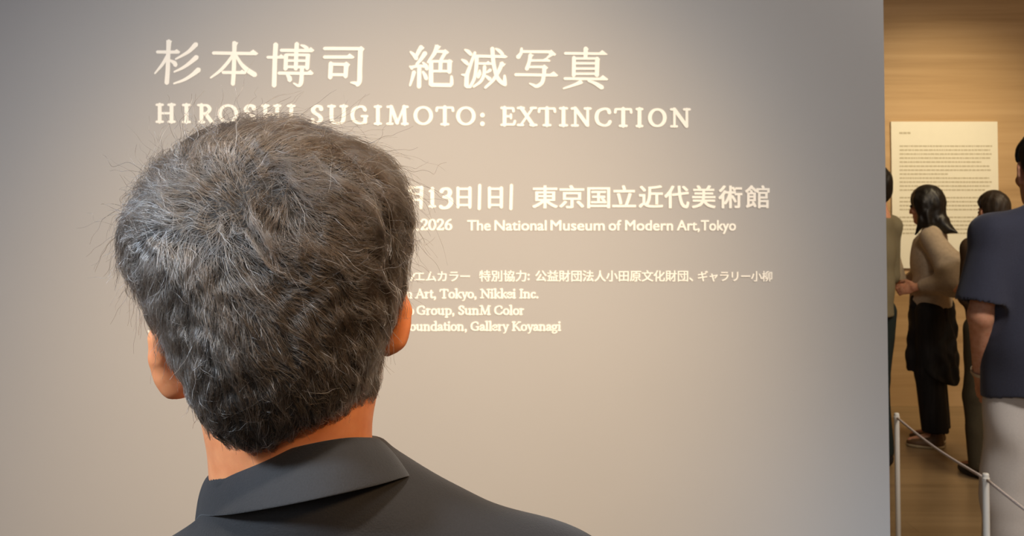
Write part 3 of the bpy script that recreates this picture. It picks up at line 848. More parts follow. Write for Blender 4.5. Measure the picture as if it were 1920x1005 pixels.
def shoes(J, mat, root, sole=None, step=.005, h=.02):
    s = J['s']
    for n in 'LR':
        S = Solid(); a, t = J['an'+n], J['toe'+n]
        f = nrm([t[0]-a[0], t[1]-a[1], 0]); g = np.array([-f[1], f[0], 0])
        M = np.stack([g, f, [0, 0, 1.0]], 1)
        base = np.array([a[0], a[1], 0])
        S.ell(base + f*.025*s + [0, 0, .035*s], np.array([.046, .075, .050])*s, .02, '+', M)
        S.ell(base + f*.095*s + [0, 0, .026*s], np.array([.049, .088, .038])*s, .03, '+', M)
        S.cone(base + [0, 0, .05*s], base + [0, 0, .085*s], .042*s, .044*s, .02)
        S.half((0, 0, .004), (0, 0, -1), base + f*.05, .35)
        o = solid_obj('shoe', S, mat, root, step)
        if sole is not None:
            T = Solid()
            T.ell(base + f*.02*s + [0, 0, .012], np.array([.045, .074, .030])*s, .02, '+', M)
            T.ell(base + f*.098*s + [0, 0, .012], np.array([.050, .088, .030])*s, .03, '+', M)
            T.half((0, 0, .0), (0, 0, -1), base + f*.05, .35); T.half((0, 0, .022), (0, 0, 1), base + f*.05, .35)
            solid_obj('sole', T, sole, o, step)

def trousers_solid(J, top=.60, r=(.098, .072, .060), hem=.045, seat=.0):
    S = Solid(); s = J['s']; W = J['W']; R = J['R']
    S.ell(W(0, 0, .535), np.array([.148, .094, .100])*s, .03, '+', R)
    S.ell(W(0, 0, .60), np.array([.126, .084, .08])*s, .03, '+', R)
    for n in 'LR':
        S.cone(J['hp'+n], J['kn'+n], r[0]*s, r[1]*s, .02)
        S.cone(J['kn'+n], J['an'+n], r[1]*s, r[2]*s, .02)
        c = J['an'+n]; S.half((0, 0, hem), (0, 0, -1), c - np.array([0, 0, .05]), .12)
        S.cone((c[0], c[1], hem - .02), (c[0], c[1], hem + .05), r[2]*s - .008, r[2]*s - .012, .004, '-')
    return S

def shirt_solid(J, hem=.50, pad=.012, sleeve=.62, wide=1.0, sl_r=(.062, .058), neck=.062):
    """Torso garment with sleeves that end a fraction of the way from shoulder to elbow (over 1: that much of the forearm too)."""
    S = Solid(); s = J['s']; W = J['W']; R = J['R']; p = pad / s
    for n in 'LR':
        a, e, w = J['sh'+n], J['el'+n], J['wr'+n]
        if sleeve <= 1:
            c = a + (e - a) * sleeve
            S.cone(a, c + (e - a)*.12, (sl_r[0])*s, sl_r[1]*s, .025)
            S.half(c, e - a, c + nrm(e - a)*.10, .10)
            S.cone(c - nrm(e - a)*.035, c + nrm(e - a)*.06, sl_r[1]*s - .018, sl_r[1]*s - .013, .004, '-')
        else:
            S.cone(a, e, sl_r[0]*s, sl_r[1]*s, .025)
            c = e + (w - e) * (sleeve - 1)
            S.cone(e, c, sl_r[1]*s, sl_r[1]*s*.72, .02)
    S.cone(J['nb'] + np.array([0, 0, -.012]), W(0, 0, .78), .060*s, .10*s, .03, '+', (R[:, 1], .78))
    for n in 'LR': S.cone(J['nb'] + np.array([0, 0, -.035])*s, J['sh'+n], (.045+p)*s, (.046+p)*s, .045)
    S.ell(W(0, 0, .735), np.array([(.147+p)*wide, .100+p, .155])*s, .05, '+', R)
    S.cone(W(0, .0, .68), W(0, .0, .60), (.150)*s*wide, (.150)*s*wide, .05, '+', (R[:, 1], .70))
    S.cone(W(0, .0, .60), W(0, .0, hem - .02), (.150)*s*wide, (.156)*s*wide, .04, '+', (R[:, 1], .72))
    S.half(W(0, 0, hem), (0, 0, -1), W(0, 0, hem - .15), .30*s)
    nk = J['nb'] + np.array([0, 0, .02])
    S.cone(nk, nk + np.array([0, 0, .10]), neck*s, neck*s*1.3, .008, '-')
    return S

def folds(V, amp=.004, f=(9, 14, 5), seed=0, ctr=None):
    """Soft cloth folds pushed radially out of a garment."""
    r = np.random.default_rng(seed)
    c = V.mean(axis=0) if ctr is None else np.array(ctr)
    d = V - c; d[:, 2] = 0; ln = np.maximum(np.linalg.norm(d, axis=1), 1e-6)[:, None]
    h = np.zeros(len(V))
    for i in range(5):
        k = r.normal(size=3) * np.array(f) * 2; ph = r.uniform(0, 6.28)
        h += np.sin(V @ k + ph + 1.5*np.sin(V @ (k[[1, 2, 0]]*.6) + ph*2))
    return V + d / ln * (h * amp / 2.2)[:, None]

# ------------------------------------------------------------------ materials of people
M_SKIN = skin_mat('warm_skin', (0.70, 0.26, 0.11))
M_SKIN2 = skin_mat('fair_skin', (0.72, 0.37, 0.24))
M_SHIRT = plain('black_pique', (0.016, 0.0145, 0.0145), 0.75, 0.35, noise=0.15, scale=700, bump=0.25, sheen=0.12)
M_DARKTR = plain('dark_cotton', (0.03, 0.03, 0.035), 0.8, 0.3, noise=0.15, scale=400, bump=0.2)
M_BLACKLEATHER = plain('black_leather', (0.012, 0.012, 0.013), 0.45, 0.5, noise=0.1, scale=90, bump=0.1)
M_EYE = plain('eye_dark', (0.05, 0.035, 0.03), 0.3, 0.4, noise=0.02, scale=30)
M_CAP = plain('dark_hair_base', (0.022, 0.019, 0.017), 0.7, 0.2, noise=0.5, scale=260, bump=0.8)

def hair_strand_mat(name, stops, rough=0.26):
    m = bpy.data.materials.new(name); m.use_nodes = True
    N, L = m.node_tree.nodes, m.node_tree.links
    N.remove(N['Principled BSDF'])
    h = N.new('ShaderNodeBsdfHairPrincipled')
    h.parametrization = 'COLOR'
    hi = N.new('ShaderNodeAttribute'); hi.attribute_name = 'grey_and_light'
    r = N.new('ShaderNodeValToRGB')
    e = r.color_ramp.elements
    e[0].position, e[0].color = stops[0][0], (*stops[0][1], 1)
    e[1].position, e[1].color = stops[-1][0], (*stops[-1][1], 1)
    for p, c in stops[1:-1]:
        k = e.new(p); k.color = (*c, 1)
    L.new(hi.outputs['Fac'], r.inputs['Fac']); L.new(r.outputs['Color'], h.inputs['Color'])
    h.inputs['Roughness'].default_value = rough
    h.inputs['Radial Roughness'].default_value = 0.5
    h.inputs['Coat'].default_value = 0.0
    L.new(h.outputs['BSDF'], N['Material Output'].inputs['Surface'])
    return m
M_STRAND = hair_strand_mat('greying_hair', [(0.0, (.024, .017, .012)), (.34, (.050, .034, .023)), (.54, (.17, .14, .115)), (.78, (.42, .40, .38)), (1.0, (.80, .79, .77))])

def strands_obj(name, paths, radii, mat, parent, grey=None):
    """paths (n, k, 3) world, radii (n, k)."""
    n, k, _ = paths.shape
    hc = bpy.data.hair_curves.new(name)
    hc.add_curves([k] * n)
    org = np.zeros(3); p = parent
    while p is not None: org = org + np.array(p.location); p = p.parent
    hc.attributes['position'].data.foreach_set('vector', (paths - org).astype(np.float32).ravel())
    ra = hc.attributes.get('radius') or hc.attributes.new('radius', 'FLOAT', 'POINT')
    ra.data.foreach_set('value', radii.astype(np.float32).ravel())
    if grey is not None:
        hc.attributes.new('grey_and_light', 'FLOAT', 'CURVE').data.foreach_set('value', grey.astype(np.float32))
    hc.materials.append(mat)
    o = bpy.data.objects.new(name, hc); COL.objects.link(o); o.parent = parent
    return o

# ------------------------------------------------------------------ the grey-haired person in front of the title wall
man = empty('person', (-.165, .775, 0))
tag(man, 'grey-haired person in a black collared shirt seen from behind, close to the viewer', 'person')
J = pose(1.60, 0.0, (-.165, .775, 0))
yw, rl = math.radians(12), math.radians(10)
J['HR'] = rotz(yw) @ np.array([[math.cos(rl), 0, -math.sin(rl)], [0, 1, 0], [math.sin(rl), 0, math.cos(rl)]])
J['O'] = P(528, 640, .735)
J['nb'] = np.array([-.163, .757, 1.325])
J['shR'] = np.array([.028, .775, 1.222]); J['shL'] = np.array([-.350, .768, 1.168])
J['elR'] = np.array([.075, .765, .965]); J['elL'] = np.array([-.405, .750, .935])
J['wrR'] = np.array([.070, .825, .745]); J['wrL'] = np.array([-.400, .815, .715])
B = Solid()
head_prims(B, J['O'], J['HR'], 1.0, False)
# neck: follows the photographed outline
B.chain([P(536, 690, .748), P(541, 760, .750), P(549, 880, .755), J['nb'] + np.array([0, 0, -.06])], [.0640, .0640, .0615, .0600], .004)
Wm = J['W']
B.ell(Wm(0, 0, .710), np.array([.135, .086, .115]), .05); B.ell(Wm(0, 0, .625), np.array([.122, .082, .115]), .05); B.ell(Wm(0, 0, .535), np.array([.138, .088, .09]), .05)
for n in 'LR':
    B.cone(J['nb'] + np.array([0, 0, -.080]), J['sh'+n] + np.array([0, 0, -.008]), .036, .036, .02)
    B.cone(J['sh'+n], J['el'+n], .043, .035, .03); B.cone(J['el'+n], J['wr'+n], .036, .025, .02)
    q = -1 if n == 'L' else 1
    hand_prims(B, J['wr'+n], J['wr'+n] - J['el'+n], (-q, .15, 0), (-.1*q, 1, 0), .95)
    B.cone(J['hp'+n], J['kn'+n], .072, .048, .03); B.cone(J['kn'+n], J['an'+n], .046, .034, .03); B.cone(J['an'+n], J['toe'+n], .032, .024, .02)
NECK = Solid(); NECK.ops = list(B.ops)
# ears, set from the photographed outlines
rimL = [P(362,625,.724), P(338,604,.714), P(311,607,.706), P(296,632,.702), P(297,672,.704), P(310,707,.709), P(326,724,.714), P(343,722,.719), P(358,700,.724)]
eL = nrm(rimL[5] - rimL[2]); oL = nrm(np.array([-.85, -.42, -.1])); nL = nrm(np.cross(eL, oL)); oL = np.cross(nL, eL)
ear_prims(B, rimL, P(332, 668, .7155), np.stack([nL, oL, eL], 1), 1.0, (.0055, .0060, .0062, .0060, .0060, .0065, .0080, .0075, .006), (.0065, .0185, .0295))
rimR = [P(722,580,.756), P(746,557,.757), P(756,580,.755), P(754,610,.754), P(744,636,.754), P(726,652,.754)]
eR = nrm(rimR[4] - rimR[1]); oR = nrm(np.array([.85, -.20, .1])); nR = nrm(np.cross(eR, oR)); oR = np.cross(nR, eR)
ear_prims(B, rimR, P(728, 606, .756), np.stack([nR, oR, eR], 1), 1.0, (.0055, .0058, .0058, .0056, .0068, .006), (.006, .016, .024))
body = solid_obj('body', B, M_SKIN, man, .007, (((-.30, -.05, .003),), ((.60, .90, .003),), ((1.29, 1.62, .003),)), 2)
for q in (-1, 1):
    b_ = MB(); c = J['O'] + J['HR'] @ np.array([q*.031, .088, .012])
    b_.lathe(c, [(.0118*math.sin(a), -.0118*math.cos(a)) for a in np.linspace(.15, math.pi - .15, 9)], 16)
    b_.build('eye', M_EYE, man, smooth=True)

# hair: a dark base under separate strands
OUT = [(450,224),(520,217),(600,234),(660,262),(720,292),(754,330),(774,380),(775,430),(770,500),(763,545),(756,600),(736,650),(716,700),(700,745),(650,800),(560,850),(490,870),(430,850),(385,795),(366,745),(342,690),(326,640),(298,592),(268,530),(244,470),(238,420),(255,370),(290,318),(335,275),(390,243)]
HC = P(515, 520, .715)
rel = np.array([P(a, b, .715) - HC for a, b in OUT])
th_ = np.arctan2(rel[:, 2], rel[:, 0]); rr_ = np.hypot(rel[:, 0], rel[:, 2]) * .988
o_ = np.argsort(th_); th_, rr_ = th_[o_], rr_[o_]
th_ = np.concatenate([th_[-3:] - 2*math.pi, th_, th_[:3] + 2*math.pi]); rr_ = np.concatenate([rr_[-3:], rr_, rr_[:3]])
tg = np.linspace(-math.pi, math.pi, 721); rg = np.interp(tg, th_, rr_)
kr = np.ones(15) / 15; rg = np.convolve(np.concatenate([rg[-8:-1], rg, rg[1:8]]), kr, 'valid')
SHRINK = .0075
def star(x, y, z, sh=SHRINK):
    dx, dy, dz = x - HC[0], y - HC[1], z - HC[2]
    rho = np.sqrt(dx*dx + dz*dz) + 1e-9
    R = np.interp(np.arctan2(dz, dx), tg, rg) - sh
    Ry = np.where(dy < 0, .106, .125) - sh
    e = ((rho / R)**2.25 + (np.abs(dy) / Ry)**2.25)**(1/2.25)
    r = np.sqrt(rho*rho + dy*dy)
    lump = np.sin(x*210 + 2*np.sin(z*95 + y*60)) * np.sin(z*170 + 2*np.sin(x*80 + 1)) + .6*np.sin(x*390 + z*120 + 2*np.sin(z*130 + x*90)) * np.sin(y*200 + z*210 + 2*np.sin(x*150))
    return r * (1 - 1 / np.maximum(e, 1e-3)) - .0013 * lump
HL = [(250,560),(318,640),(345,700),(375,752),(400,788),(440,826),(488,850),(530,826),(560,808),(620,790),(690,742),(712,695),(738,640),(790,560)]
hx = np.array([P(a, b, .683)[0] for a, b in HL]); hz = np.array([P(a, b, .683)[2] for a, b in HL])
def below(x, y, z):
    """Negative below the hairline of the nape."""
    return (z - (np.interp(x, hx, hz) + .0025*np.sin(x*420) + .002*np.sin(x*910 + 1) - np.maximum(y - .69, 0)*.15)) * .75 + 0*y
HRt = J['HR'].T
def face(x, y, z):
    dx, dy, dz = x - J['O'][0], y - J['O'][1], z - J['O'][2]
    fy = HRt[1,0]*dx + HRt[1,1]*dy + HRt[1,2]*dz; fz = HRt[2,0]*dx + HRt[2,1]*dy + HRt[2,2]*dz
    return np.maximum(.012 - fy, fz - .085 + np.maximum(.05 - fy, 0)*.8)
Hs = Solid()
Hs.func(star, HC - .16, HC + .16, .004)
Hs.func(lambda x, y, z: np.maximum(NECK.at(x, y, z) - .0032, (y - .755)), (-.30, .60, 1.33), (-.05, .76, 1.48), .010)
Hs.func(below, (-.33, .55, 1.20), (-.02, .90, 1.50), .006, '-')
Hs.func(face, (-.33, .70, 1.30), (-.02, .95, 1.60), .006, '-')
g = [np.arange(-.34, -.01, .003), np.arange(.585, .86, .003), np.arange(1.30, 1.66, .003)]
cap_v, cap_q = Hs.mesh(*g); cap_v = relax(cap_v, cap_q, 1)
hair = mesh_obj('hair', cap_v, cap_q, M_CAP, man, None, True)

def noise3(p, seed, scale):
    r = np.random.default_rng(seed); out = np.zeros_like(p)
    for i in range(5):
        k = r.normal(size=(3, 3)) * scale; ph = r.uniform(0, 6.28, 3)
        out += np.sin(p @ k + ph)
    return out / 2.2
def grad(f, p, e=.0015):
    gx = f(p[:,0]+e, p[:,1], p[:,2]) - f(p[:,0]-e, p[:,1], p[:,2])
    gy = f(p[:,0], p[:,1]+e, p[:,2]) - f(p[:,0], p[:,1]-e, p[:,2])
    gz = f(p[:,0], p[:,1], p[:,2]+e) - f(p[:,0], p[:,1], p[:,2]-e)
    G_ = np.stack([gx, gy, gz], 1)
    return G_ / np.maximum(np.linalg.norm(G_, axis=1), 1e-9)[:, None]
fs_ = Hs.at
NS, NK = 36000, 10
qa = cap_v[cap_q]
ar = .5*np.linalg.norm(np.cross(qa[:,2]-qa[:,0], qa[:,3]-qa[:,1]), axis=1)
nq = np.cross(qa[:,2]-qa[:,0], qa[:,3]-qa[:,1]); nq /= np.maximum(np.linalg.norm(nq, axis=1), 1e-12)[:, None]
cq = qa.mean(axis=1)
if np.mean(np.sum(nq * (cq - HC), axis=1)) < 0: nq = -nq
ok_ = (fs_(*(cq + nq*.004).T) > .001)
ok_ &= (star(*cq.T) > -.006) | (cq[:,2] < 1.46)
wq = ar * ok_ * np.where(cq[:,1] > .76, .55, 1.0)
pick = rng.choice(len(cq), NS, p=wq / wq.sum())
uv = rng.uniform(size=(NS, 2, 1))
Pq = qa[pick]
root = (Pq[:,0]*(1-uv[:,0]) + Pq[:,1]*uv[:,0])*(1-uv[:,1]) + (Pq[:,3]*(1-uv[:,0]) + Pq[:,2]*uv[:,0])*uv[:,1]
wh = P(425, 400, .645)
def flow(p, n):
    r_ = p - wh; r_ = r_ - n*np.sum(r_*n, axis=1)[:, None]
    d = np.linalg.norm(r_, axis=1)[:, None]; r_ = r_ / np.maximum(d, 1e-6)
    r_ = r_ * np.clip(d/.035, 0, 1) + np.array([-.75, 0, -.25]) * np.clip(1 - d/.05, 0, 1)
    sp = np.cross(n, r_)                                   # turn about the crown
    turn = np.where(p[:, 2] > wh[2] - .01, -.55, .15)[:, None] * np.exp(-d/.08)
    low = np.clip((1.53 - p[:, 2]) / .11, 0, 1.6)[:, None]
    right = np.clip((p[:, 0] + .20) / .10, 0, 1)[:, None]
    t = r_ + sp*turn + np.array([0, 0, -1.0])*low*1.1 + np.array([-.35, 0, 0])*low*(1 - right) + np.array([.25, 0, -.35])*right*np.clip((1.60 - p[:, 2])/.05, 0, 1)[:, None]
    t = t + noise3(p, 33, 42)*(.36 + .22*right) + noise3(p, 47, 130)*(.46 + .22*right) + noise3(p, 5, 300)*.22
    t = t - n*np.sum(t*n, axis=1)[:, None]
    return t / np.maximum(np.linalg.norm(t, axis=1), 1e-6)[:, None]
hz_root = np.clip((root[:, 2] - 1.39) / .17, 0, 1)
L_ = (.009 + .036*hz_root**1.3) * rng.uniform(.6, 1.25, NS)
h0 = (.0015 + .0075*hz_root**1.2) * rng.uniform(.15, 1.25, NS) * (1 + .35*noise3(root, 9, 130)[:, 0])
h0 = np.clip(h0, .0008, .016)
stray = rng.uniform(size=NS) < .020
topleft = (root[:, 0] < -.19) & (root[:, 2] > 1.50)
stray |= topleft & (rng.uniform(size=NS) < .03)
glint = (rng.uniform(size=NS) < .014) & ~stray
h0[glint] = np.clip(h0[glint]*1.7, .003, .02)
h0[stray] *= rng.uniform(1.4, 2.6, stray.sum())
L_[stray] *= 1.15
paths = np.zeros((NS, NK, 3)); paths[:, 0] = root
p = root.copy(); n = grad(fs_, p)
fluff = rng.uniform(size=NS) < .17
jit = rng.normal(size=(NS, 3)) * np.where(fluff, .75, .15)[:, None]
L_ = np.where(fluff, L_*.8, L_)
for k in range(1, NK):
    s_ = k / (NK - 1)
    t = flow(p, n) + jit + rng.normal(size=(NS, 3))*.05
    p = p + t * (L_ / (NK - 1))[:, None]
    n = grad(fs_, p)
    want = h0 * (1 - (1 - s_)**2.2)
    want = np.where(stray, h0 * s_**1.1 * 1.6, want)
    p = p + n * (want - fs_(*p.T))[:, None]
    paths[:, k] = p
# locks: strands gather towards the tip of a nearby guide strand
guides = rng.choice(np.nonzero(~(stray | fluff))[0], 2000, replace=False)
gm = root[guides]
near = np.zeros(NS, dtype=int)
for a in range(0, NS, 2000):
    dd = ((root[a:a+2000, None, :] - gm[None])**2).sum(-1); near[a:a+2000] = dd.argmin(1)
gp = paths[guides][near]
sfac = (np.linspace(0, 1, NK)**1.4)[None, :, None] * rng.uniform(.35, 1.0, NS)[:, None, None]
sfac = np.where((stray | fluff | glint)[:, None, None], 0, sfac)
off = (root - gm[near])[:, None, :]
paths = paths + (gp + off*.30 - paths) * sfac
rad = np.linspace(1, .35, NK)[None] * rng.uniform(.00010, .00019, NS)[:, None]
lit_left = np.clip((-.13 - root[:, 0]) / .13, 0, 1)  # lit left side put into the strand colour, besides the real grey hairs
nape_shade = np.clip((1.385 - root[:, 2]) / .025, 0, 1)  # shade under the back of the head, put into the nape strands' colour
midn = np.exp(-((root[:, 2] - 1.435)/.035)**2)
patch = noise3(root, 21, 70)[:, 0]
grey = rng.uniform(size=NS)**1.15 * (.31 + .62*lit_left - .20*nape_shade + .30*midn + .12*patch)
rad = rad * np.where(grey > .6, 1.25, 1.0)[:, None]
grey[glint] = rng.uniform(.8, 1.0, glint.sum())  # pale strands with a highlight put into their colour
rad[glint] *= 1.35
strands_obj('strands', paths, rad, M_STRAND, hair, np.clip(grey, 0, 1))

# shirt
Sh = Solid()
for n in 'LR':
    a, e = J['sh'+n], J['el'+n]; c = a + (e - a)*.75
    Sh.cone(a, c + (e - a)*.12, .056, .060, .03)
    Sh.half(c, e - a, c + nrm(e - a)*.10, .10)
    Sh.cone(c - nrm(e - a)*.05, c + nrm(e - a)*.06, .048, .053, .004, '-')
Sh.cone(J['nb'] + np.array([.004, .0, -.035]), Wm(0, 0, .745), .062, .10, .03, '+', ((0, 1, 0), .82))
Sh.cone(J['nb'] + np.array([.020, 0, -.021]), J['shR'], .064, .055, .05)
Sh.cone(J['nb'] + np.array([-.010, 0, -.048]), J['shL'], .058, .054, .03)
Sh.ell(Wm(0, 0, .712), np.array([.168, .112, .130]), .05)
for q in (-1, 1): Sh.ell(Wm(q*.052, -.048, .735), np.array([.06, .035, .08]), .04)
Sh.cone(Wm(0, 0, .68), Wm(0, 0, .60), .150, .148, .05, '+', ((0, 1, 0), .72))
Sh.cone(Wm(0, 0, .60), Wm(0, 0, .48), .148, .152, .05, '+', ((0, 1, 0), .74))
Sh.half(Wm(0, 0, .50), (0, 0, -1), Wm(0, 0, .38), .225)
nk = P(551, 880, .755)
Sh.cone(nk + np.array([.010, -.006, -.050]), nk + np.array([0, -.002, .02]), .068, .0640, .015)
sl = nrm(np.array([-.18, .10, 1.0]))
Sh.half(nk + np.array([0, 0, .012]), sl, nk, .16)
shirt = solid_obj('shirt', Sh, M_SHIRT, man, .008, (((-.45, .15, .004),), ((.60, .90, .004),), ((1.20, 1.40, .004),)), 2)
# collar: a folded band, from the left tip round the back of the neck to the right tip
top = [(-.190, .822, 1.310), P(400,905,.775), P(394,887,.742), P(420,877,.715), P(470,864,.697), P(560,838,.688), P(640,823,.692), P(690,821,.715), P(713,824,.742), P(708,840,.778), (-.128, .825, 1.325)]
bot = [(-.228, .850, 1.268), P(374,985,.80), P(373,967,.750), P(398,967,.705), P(445,963,.675), P(540,947,.660), P(640,926,.664), P(715,908,.690), P(768,893,.735), P(760,905,.79), (-.098, .852, 1.285)]
def spl(pts, k=6): return [q for q in smooth_path([tuple(p) for p in pts], k)]
tp, bt = np.array(spl(top)), np.array(spl(bot))
ax_ = np.array([-.163, .757])
def inward(v, d, dz=0.0):
    r_ = v.copy(); u = ax_[None] - v[:, :2]; u /= np.linalg.norm(u, axis=1)[:, None]
    r_[:, :2] += u*d; r_[:, 2] += dz; return r_
mid = (tp + bt)/2
rows = [inward(tp, .005, -.030), inward(tp, .0035, -.004), inward(tp, .0018, .0008), inward(tp, -.0006, .0), inward(tp*.8 + bt*.2, -.0022), inward(mid, -.0025), inward(tp*.2 + bt*.8, -.0010), inward(bt, -.0004), inward(bt, .0016, -.0006), inward(bt, .0030, .0006), inward(mid, .0015)]
nv = len(tp); cv, cf = [], []
for r_ in rows: cv += r_.tolist()
m_ = len(rows)
for j in range(m_):
    for i in range(nv - 1):
        a, b2 = j*nv + i, ((j+1) % m_)*nv + i
        cf.append((a, a+1, b2+1, b2))
cf.append(tuple(j*nv for j in range(m_))); cf.append(tuple(j*nv + nv - 1 for j in range(m_ - 1, -1, -1)))
col = mesh_obj('collar', cv, cf, M_SHIRT, man, None, True)
md = col.modifiers.new('soft', 'SUBSURF'); md.levels = 1; md.render_levels = 2
solid_obj('trousers', trousers_solid(J), M_DARKTR, man, .007, ((), (), ()), 2, lambda V: folds(V, .003, (9, 9, 6), 2))
shoes(J, M_BLACKLEATHER, man)

# ------------------------------------------------------------------ the visitors by the wooden wall
M_NAVY = plain('navy_jersey', (0.048, 0.052, 0.082), 0.85, 0.2, noise=0.12, scale=300, bump=0.15, sheen=0.2)
M_CREAM = plain('cream_twill', (0.74, 0.70, 0.67), 0.8, 0.25, noise=0.05, scale=300, bump=0.15)
M_BEIGE = plain('beige_blouse', (0.47, 0.37, 0.26), 0.85, 0.2, noise=0.10, scale=60, bump=0.2, sheen=0.2)
M_BLACKCLOTH = plain('black_skirt_cloth', (0.010, 0.009, 0.010), 0.7, 0.3, noise=0.5, scale=50, bump=0.3, stretch=(1, 1, .12))
M_BLACKHAIR = plain('black_hair', (0.010, 0.008, 0.007), 0.45, 0.45, noise=0.5, scale=120, bump=0.6, stretch=(1, 1, .08))
M_BROWNHAIR = plain('dark_brown_hair', (0.032, 0.022, 0.015), 0.5, 0.35, noise=0.5, scale=140, bump=0.7, stretch=(1, 1, .15))
M_OLIVE = plain('khaki_shirt_cloth', (0.22, 0.19, 0.12), 0.85, 0.2, noise=0.08, scale=200, bump=0.15)
M_TEAL = plain('dark_teal_cloth', (0.018, 0.028, 0.028), 0.8, 0.25, noise=0.15, scale=200, bump=0.15)
M_BROWNTR = plain('olive_brown_cloth', (0.070, 0.058, 0.036), 0.85, 0.2, noise=0.12, scale=200, bump=0.15)
M_BROWNTOP = plain('brown_knit', (0.075, 0.045, 0.025), 0.85, 0.2, noise=0.15, scale=200, bump=0.25)
M_BROWNSHOE = plain('brown_leather', (0.12, 0.065, 0.028), 0.5, 0.4, noise=0.12, scale=60, bump=0.1)
M_SOLE = plain('tan_rubber', (0.42, 0.33, 0.20), 0.7, 0.3, noise=0.06, scale=60)
M_WHITESOLE = plain('white_rubber', (0.7, 0.68, 0.62), 0.7, 0.3, noise=0.04, scale=60)
M_STEEL = plain('watch_steel', (0.55, 0.52, 0.47), 0.3, 0.6, noise=0.05, scale=200)
M_STEEL.node_tree.nodes['Principled BSDF'].inputs['Metallic'].default_value = 0.8

def short_hair(J, mat, root, th=.014, nape=-.075):
    S = Solid(); s = J['s']; R = J['HR']; O_ = J['O']
    T = lambda x, y, z: O_ + R @ (np.array([x, y, z])*s)
    S.ell(T(0, -.010, .046), np.array([.074+th, .092+th, .090+th])*s, .02, '+', R)
    S.ell(T(0, -.045, -.015), np.array([.058+th*.6, .048+th, .070])*s, .03, '+', R)
    def cut(x, y, z):
        dx, dy, dz = (x - O_[0])/s, (y - O_[1])/s, (z - O_[2])/s
        fx = R[0,0]*dx + R[1,0]*dy + R[2,0]*dz; fy = R[0,1]*dx + R[1,1]*dy + R[2,1]*dz; fz = R[0,2]*dx + R[1,2]*dy + R[2,2]*dz
        return np.maximum(fz - np.where(fy > .055, .085, np.where(fy > -.005, .085 - (.055 - fy)*.9, np.maximum(nape, .02 + (fy + .03)*3.2))), -.2 - fy) * .5
    S.func(cut, O_ - .2, O_ + .2, .006, '-')
    return solid_obj('hair', S, mat, root, .005, ((), (), ()), 1, lambda V: folds(V, .002, (40, 40, 12), 5, O_))
def person(loc, label):
    return tag(empty('person', loc), label, 'person')
def eyes(J, root):
    for q in (-1, 1):
        b = MB(); c = J['O'] + J['HR'] @ (np.array([q*.031, .088, .012])*J['s'])
        b.lathe(c, [(.0118*math.sin(a), -.0118*math.cos(a)) for a in np.linspace(.15, math.pi-.15, 7)], 12)
        b.build('eye', M_EYE, root, smooth=True)

# ---- in the navy T-shirt
loc = (1.822, 3.35, 0)
navy = person(loc, 'person in a navy T-shirt and cream trousers at the right edge, seen from behind')
J = pose(1.78, math.radians(2), loc, .090, arm_l=((-.032, -.012, -.158), (-.002, .045, -.278)), head_yaw=math.radians(-8), stance=.060)
J['nb'] = J['nb'] + np.array([.040, 0, .030]); J['O'] = J['O'] + np.array([.046, 0, -.004])
solid_obj('body', body_solid(J), M_SKIN2, navy, .0065, (((1.5, 1.75, .0042),), ((3.3, 3.55, .0042),), ((.72, 1.0, .0042),)), 1)
eyes(J, navy)
short_hair(J, M_BLACKHAIR, navy, .016)
S = shirt_solid(J, .497, .016, .70, 1.17, (.058, .084), .060)
solid_obj('t_shirt', S, M_NAVY, navy, .006, ((), (), ()), 2, lambda V: folds(V, .0035, (7, 7, 3), 3, loc))
solid_obj('trousers', trousers_solid(J, r=(.083, .090, .088), hem=.03), M_CREAM, navy, .008, ((), (), ()), 2, lambda V: folds(V, .007, (8, 8, 4), 4, loc))
shoes(J, M_BLACKLEATHER, navy, M_WHITESOLE)
w, d = J['wrL'], nrm(J['wrL'] - J['elL'])
u = nrm(np.cross(d, [1, 0, 0])); v = np.cross(d, u)
b = MB(); pts = [w - d*.012 + (u*math.cos(a) + v*math.sin(a))*.031 for a in np.linspace(0, 2*math.pi, 25)[:-1]]
for i in range(24):
    p0, p1 = pts[i], pts[(i+1) % 24]; n0 = nrm(p0 - w + d*.012); n1 = nrm(p1 - w + d*.012); k = .006
    b.add([p0 - d*k, p1 - d*k, p1 + d*k, p0 + d*k, p0 - d*k + n0*.004, p1 - d*k + n1*.004, p1 + d*k + n1*.004, p0 + d*k + n0*.004],
          [(4,5,6,7), (0,3,2,1), (0,1,5,4), (2,3,7,6)])
b.build('bracelet', M_STEEL, navy)

# ---- dark-haired visitor in beige
loc = (2.668, 6.13, 0)
bei = person(loc, 'person with a long black bob in a beige puff-sleeved blouse and black skirt')
J = pose(1.63, math.radians(62), loc, .098, arm_l=((-.030, -.105, -.155), (.010, .060, -.190)), arm_r=((.035, .02, -.165), (-.055, .13, -.185)), stance=.045, head_yaw=math.radians(-14), head_pitch=-.12)
Rz = J['R']
solid_obj('body', body_solid(J, hand_up={'L': (np.array([0, .6, .6]), np.array([0, .3, 1.0]), .7), 'R': (np.array([0, -.6, .6]), np.array([0, -.3, 1.0]), .7)}), M_SKIN2, bei, .006, ((), (), ()), 1)
eyes(J, bei)
O_ = J['O']; R = J['HR']; s = J['s']
T = lambda x, y, z: O_ + R @ (np.array([x, y, z])*s)
S = Solid()
S.ell(T(0, -.012, .046), np.array([.100, .108, .104])*s, .02, '+', R)
S.cone(T(0, -.050, .0), T(0, -.068, -.150), .074*s, .060*s, .04, '+', (R[:, 1], .85))
for q in (-1, 1):
    S.cone(T(q*.066, .012, .035), T(q*.072, .020, -.105), .037*s, .028*s, .03)
    S.cone(T(q*.076, -.018, .02), T(q*.074, -.020, -.11), .028*s, .026*s, .03)
    S.cone(T(q*.066, .025, -.105), T(q*.074, .075, -.180), .026*s, .006*s, .02)
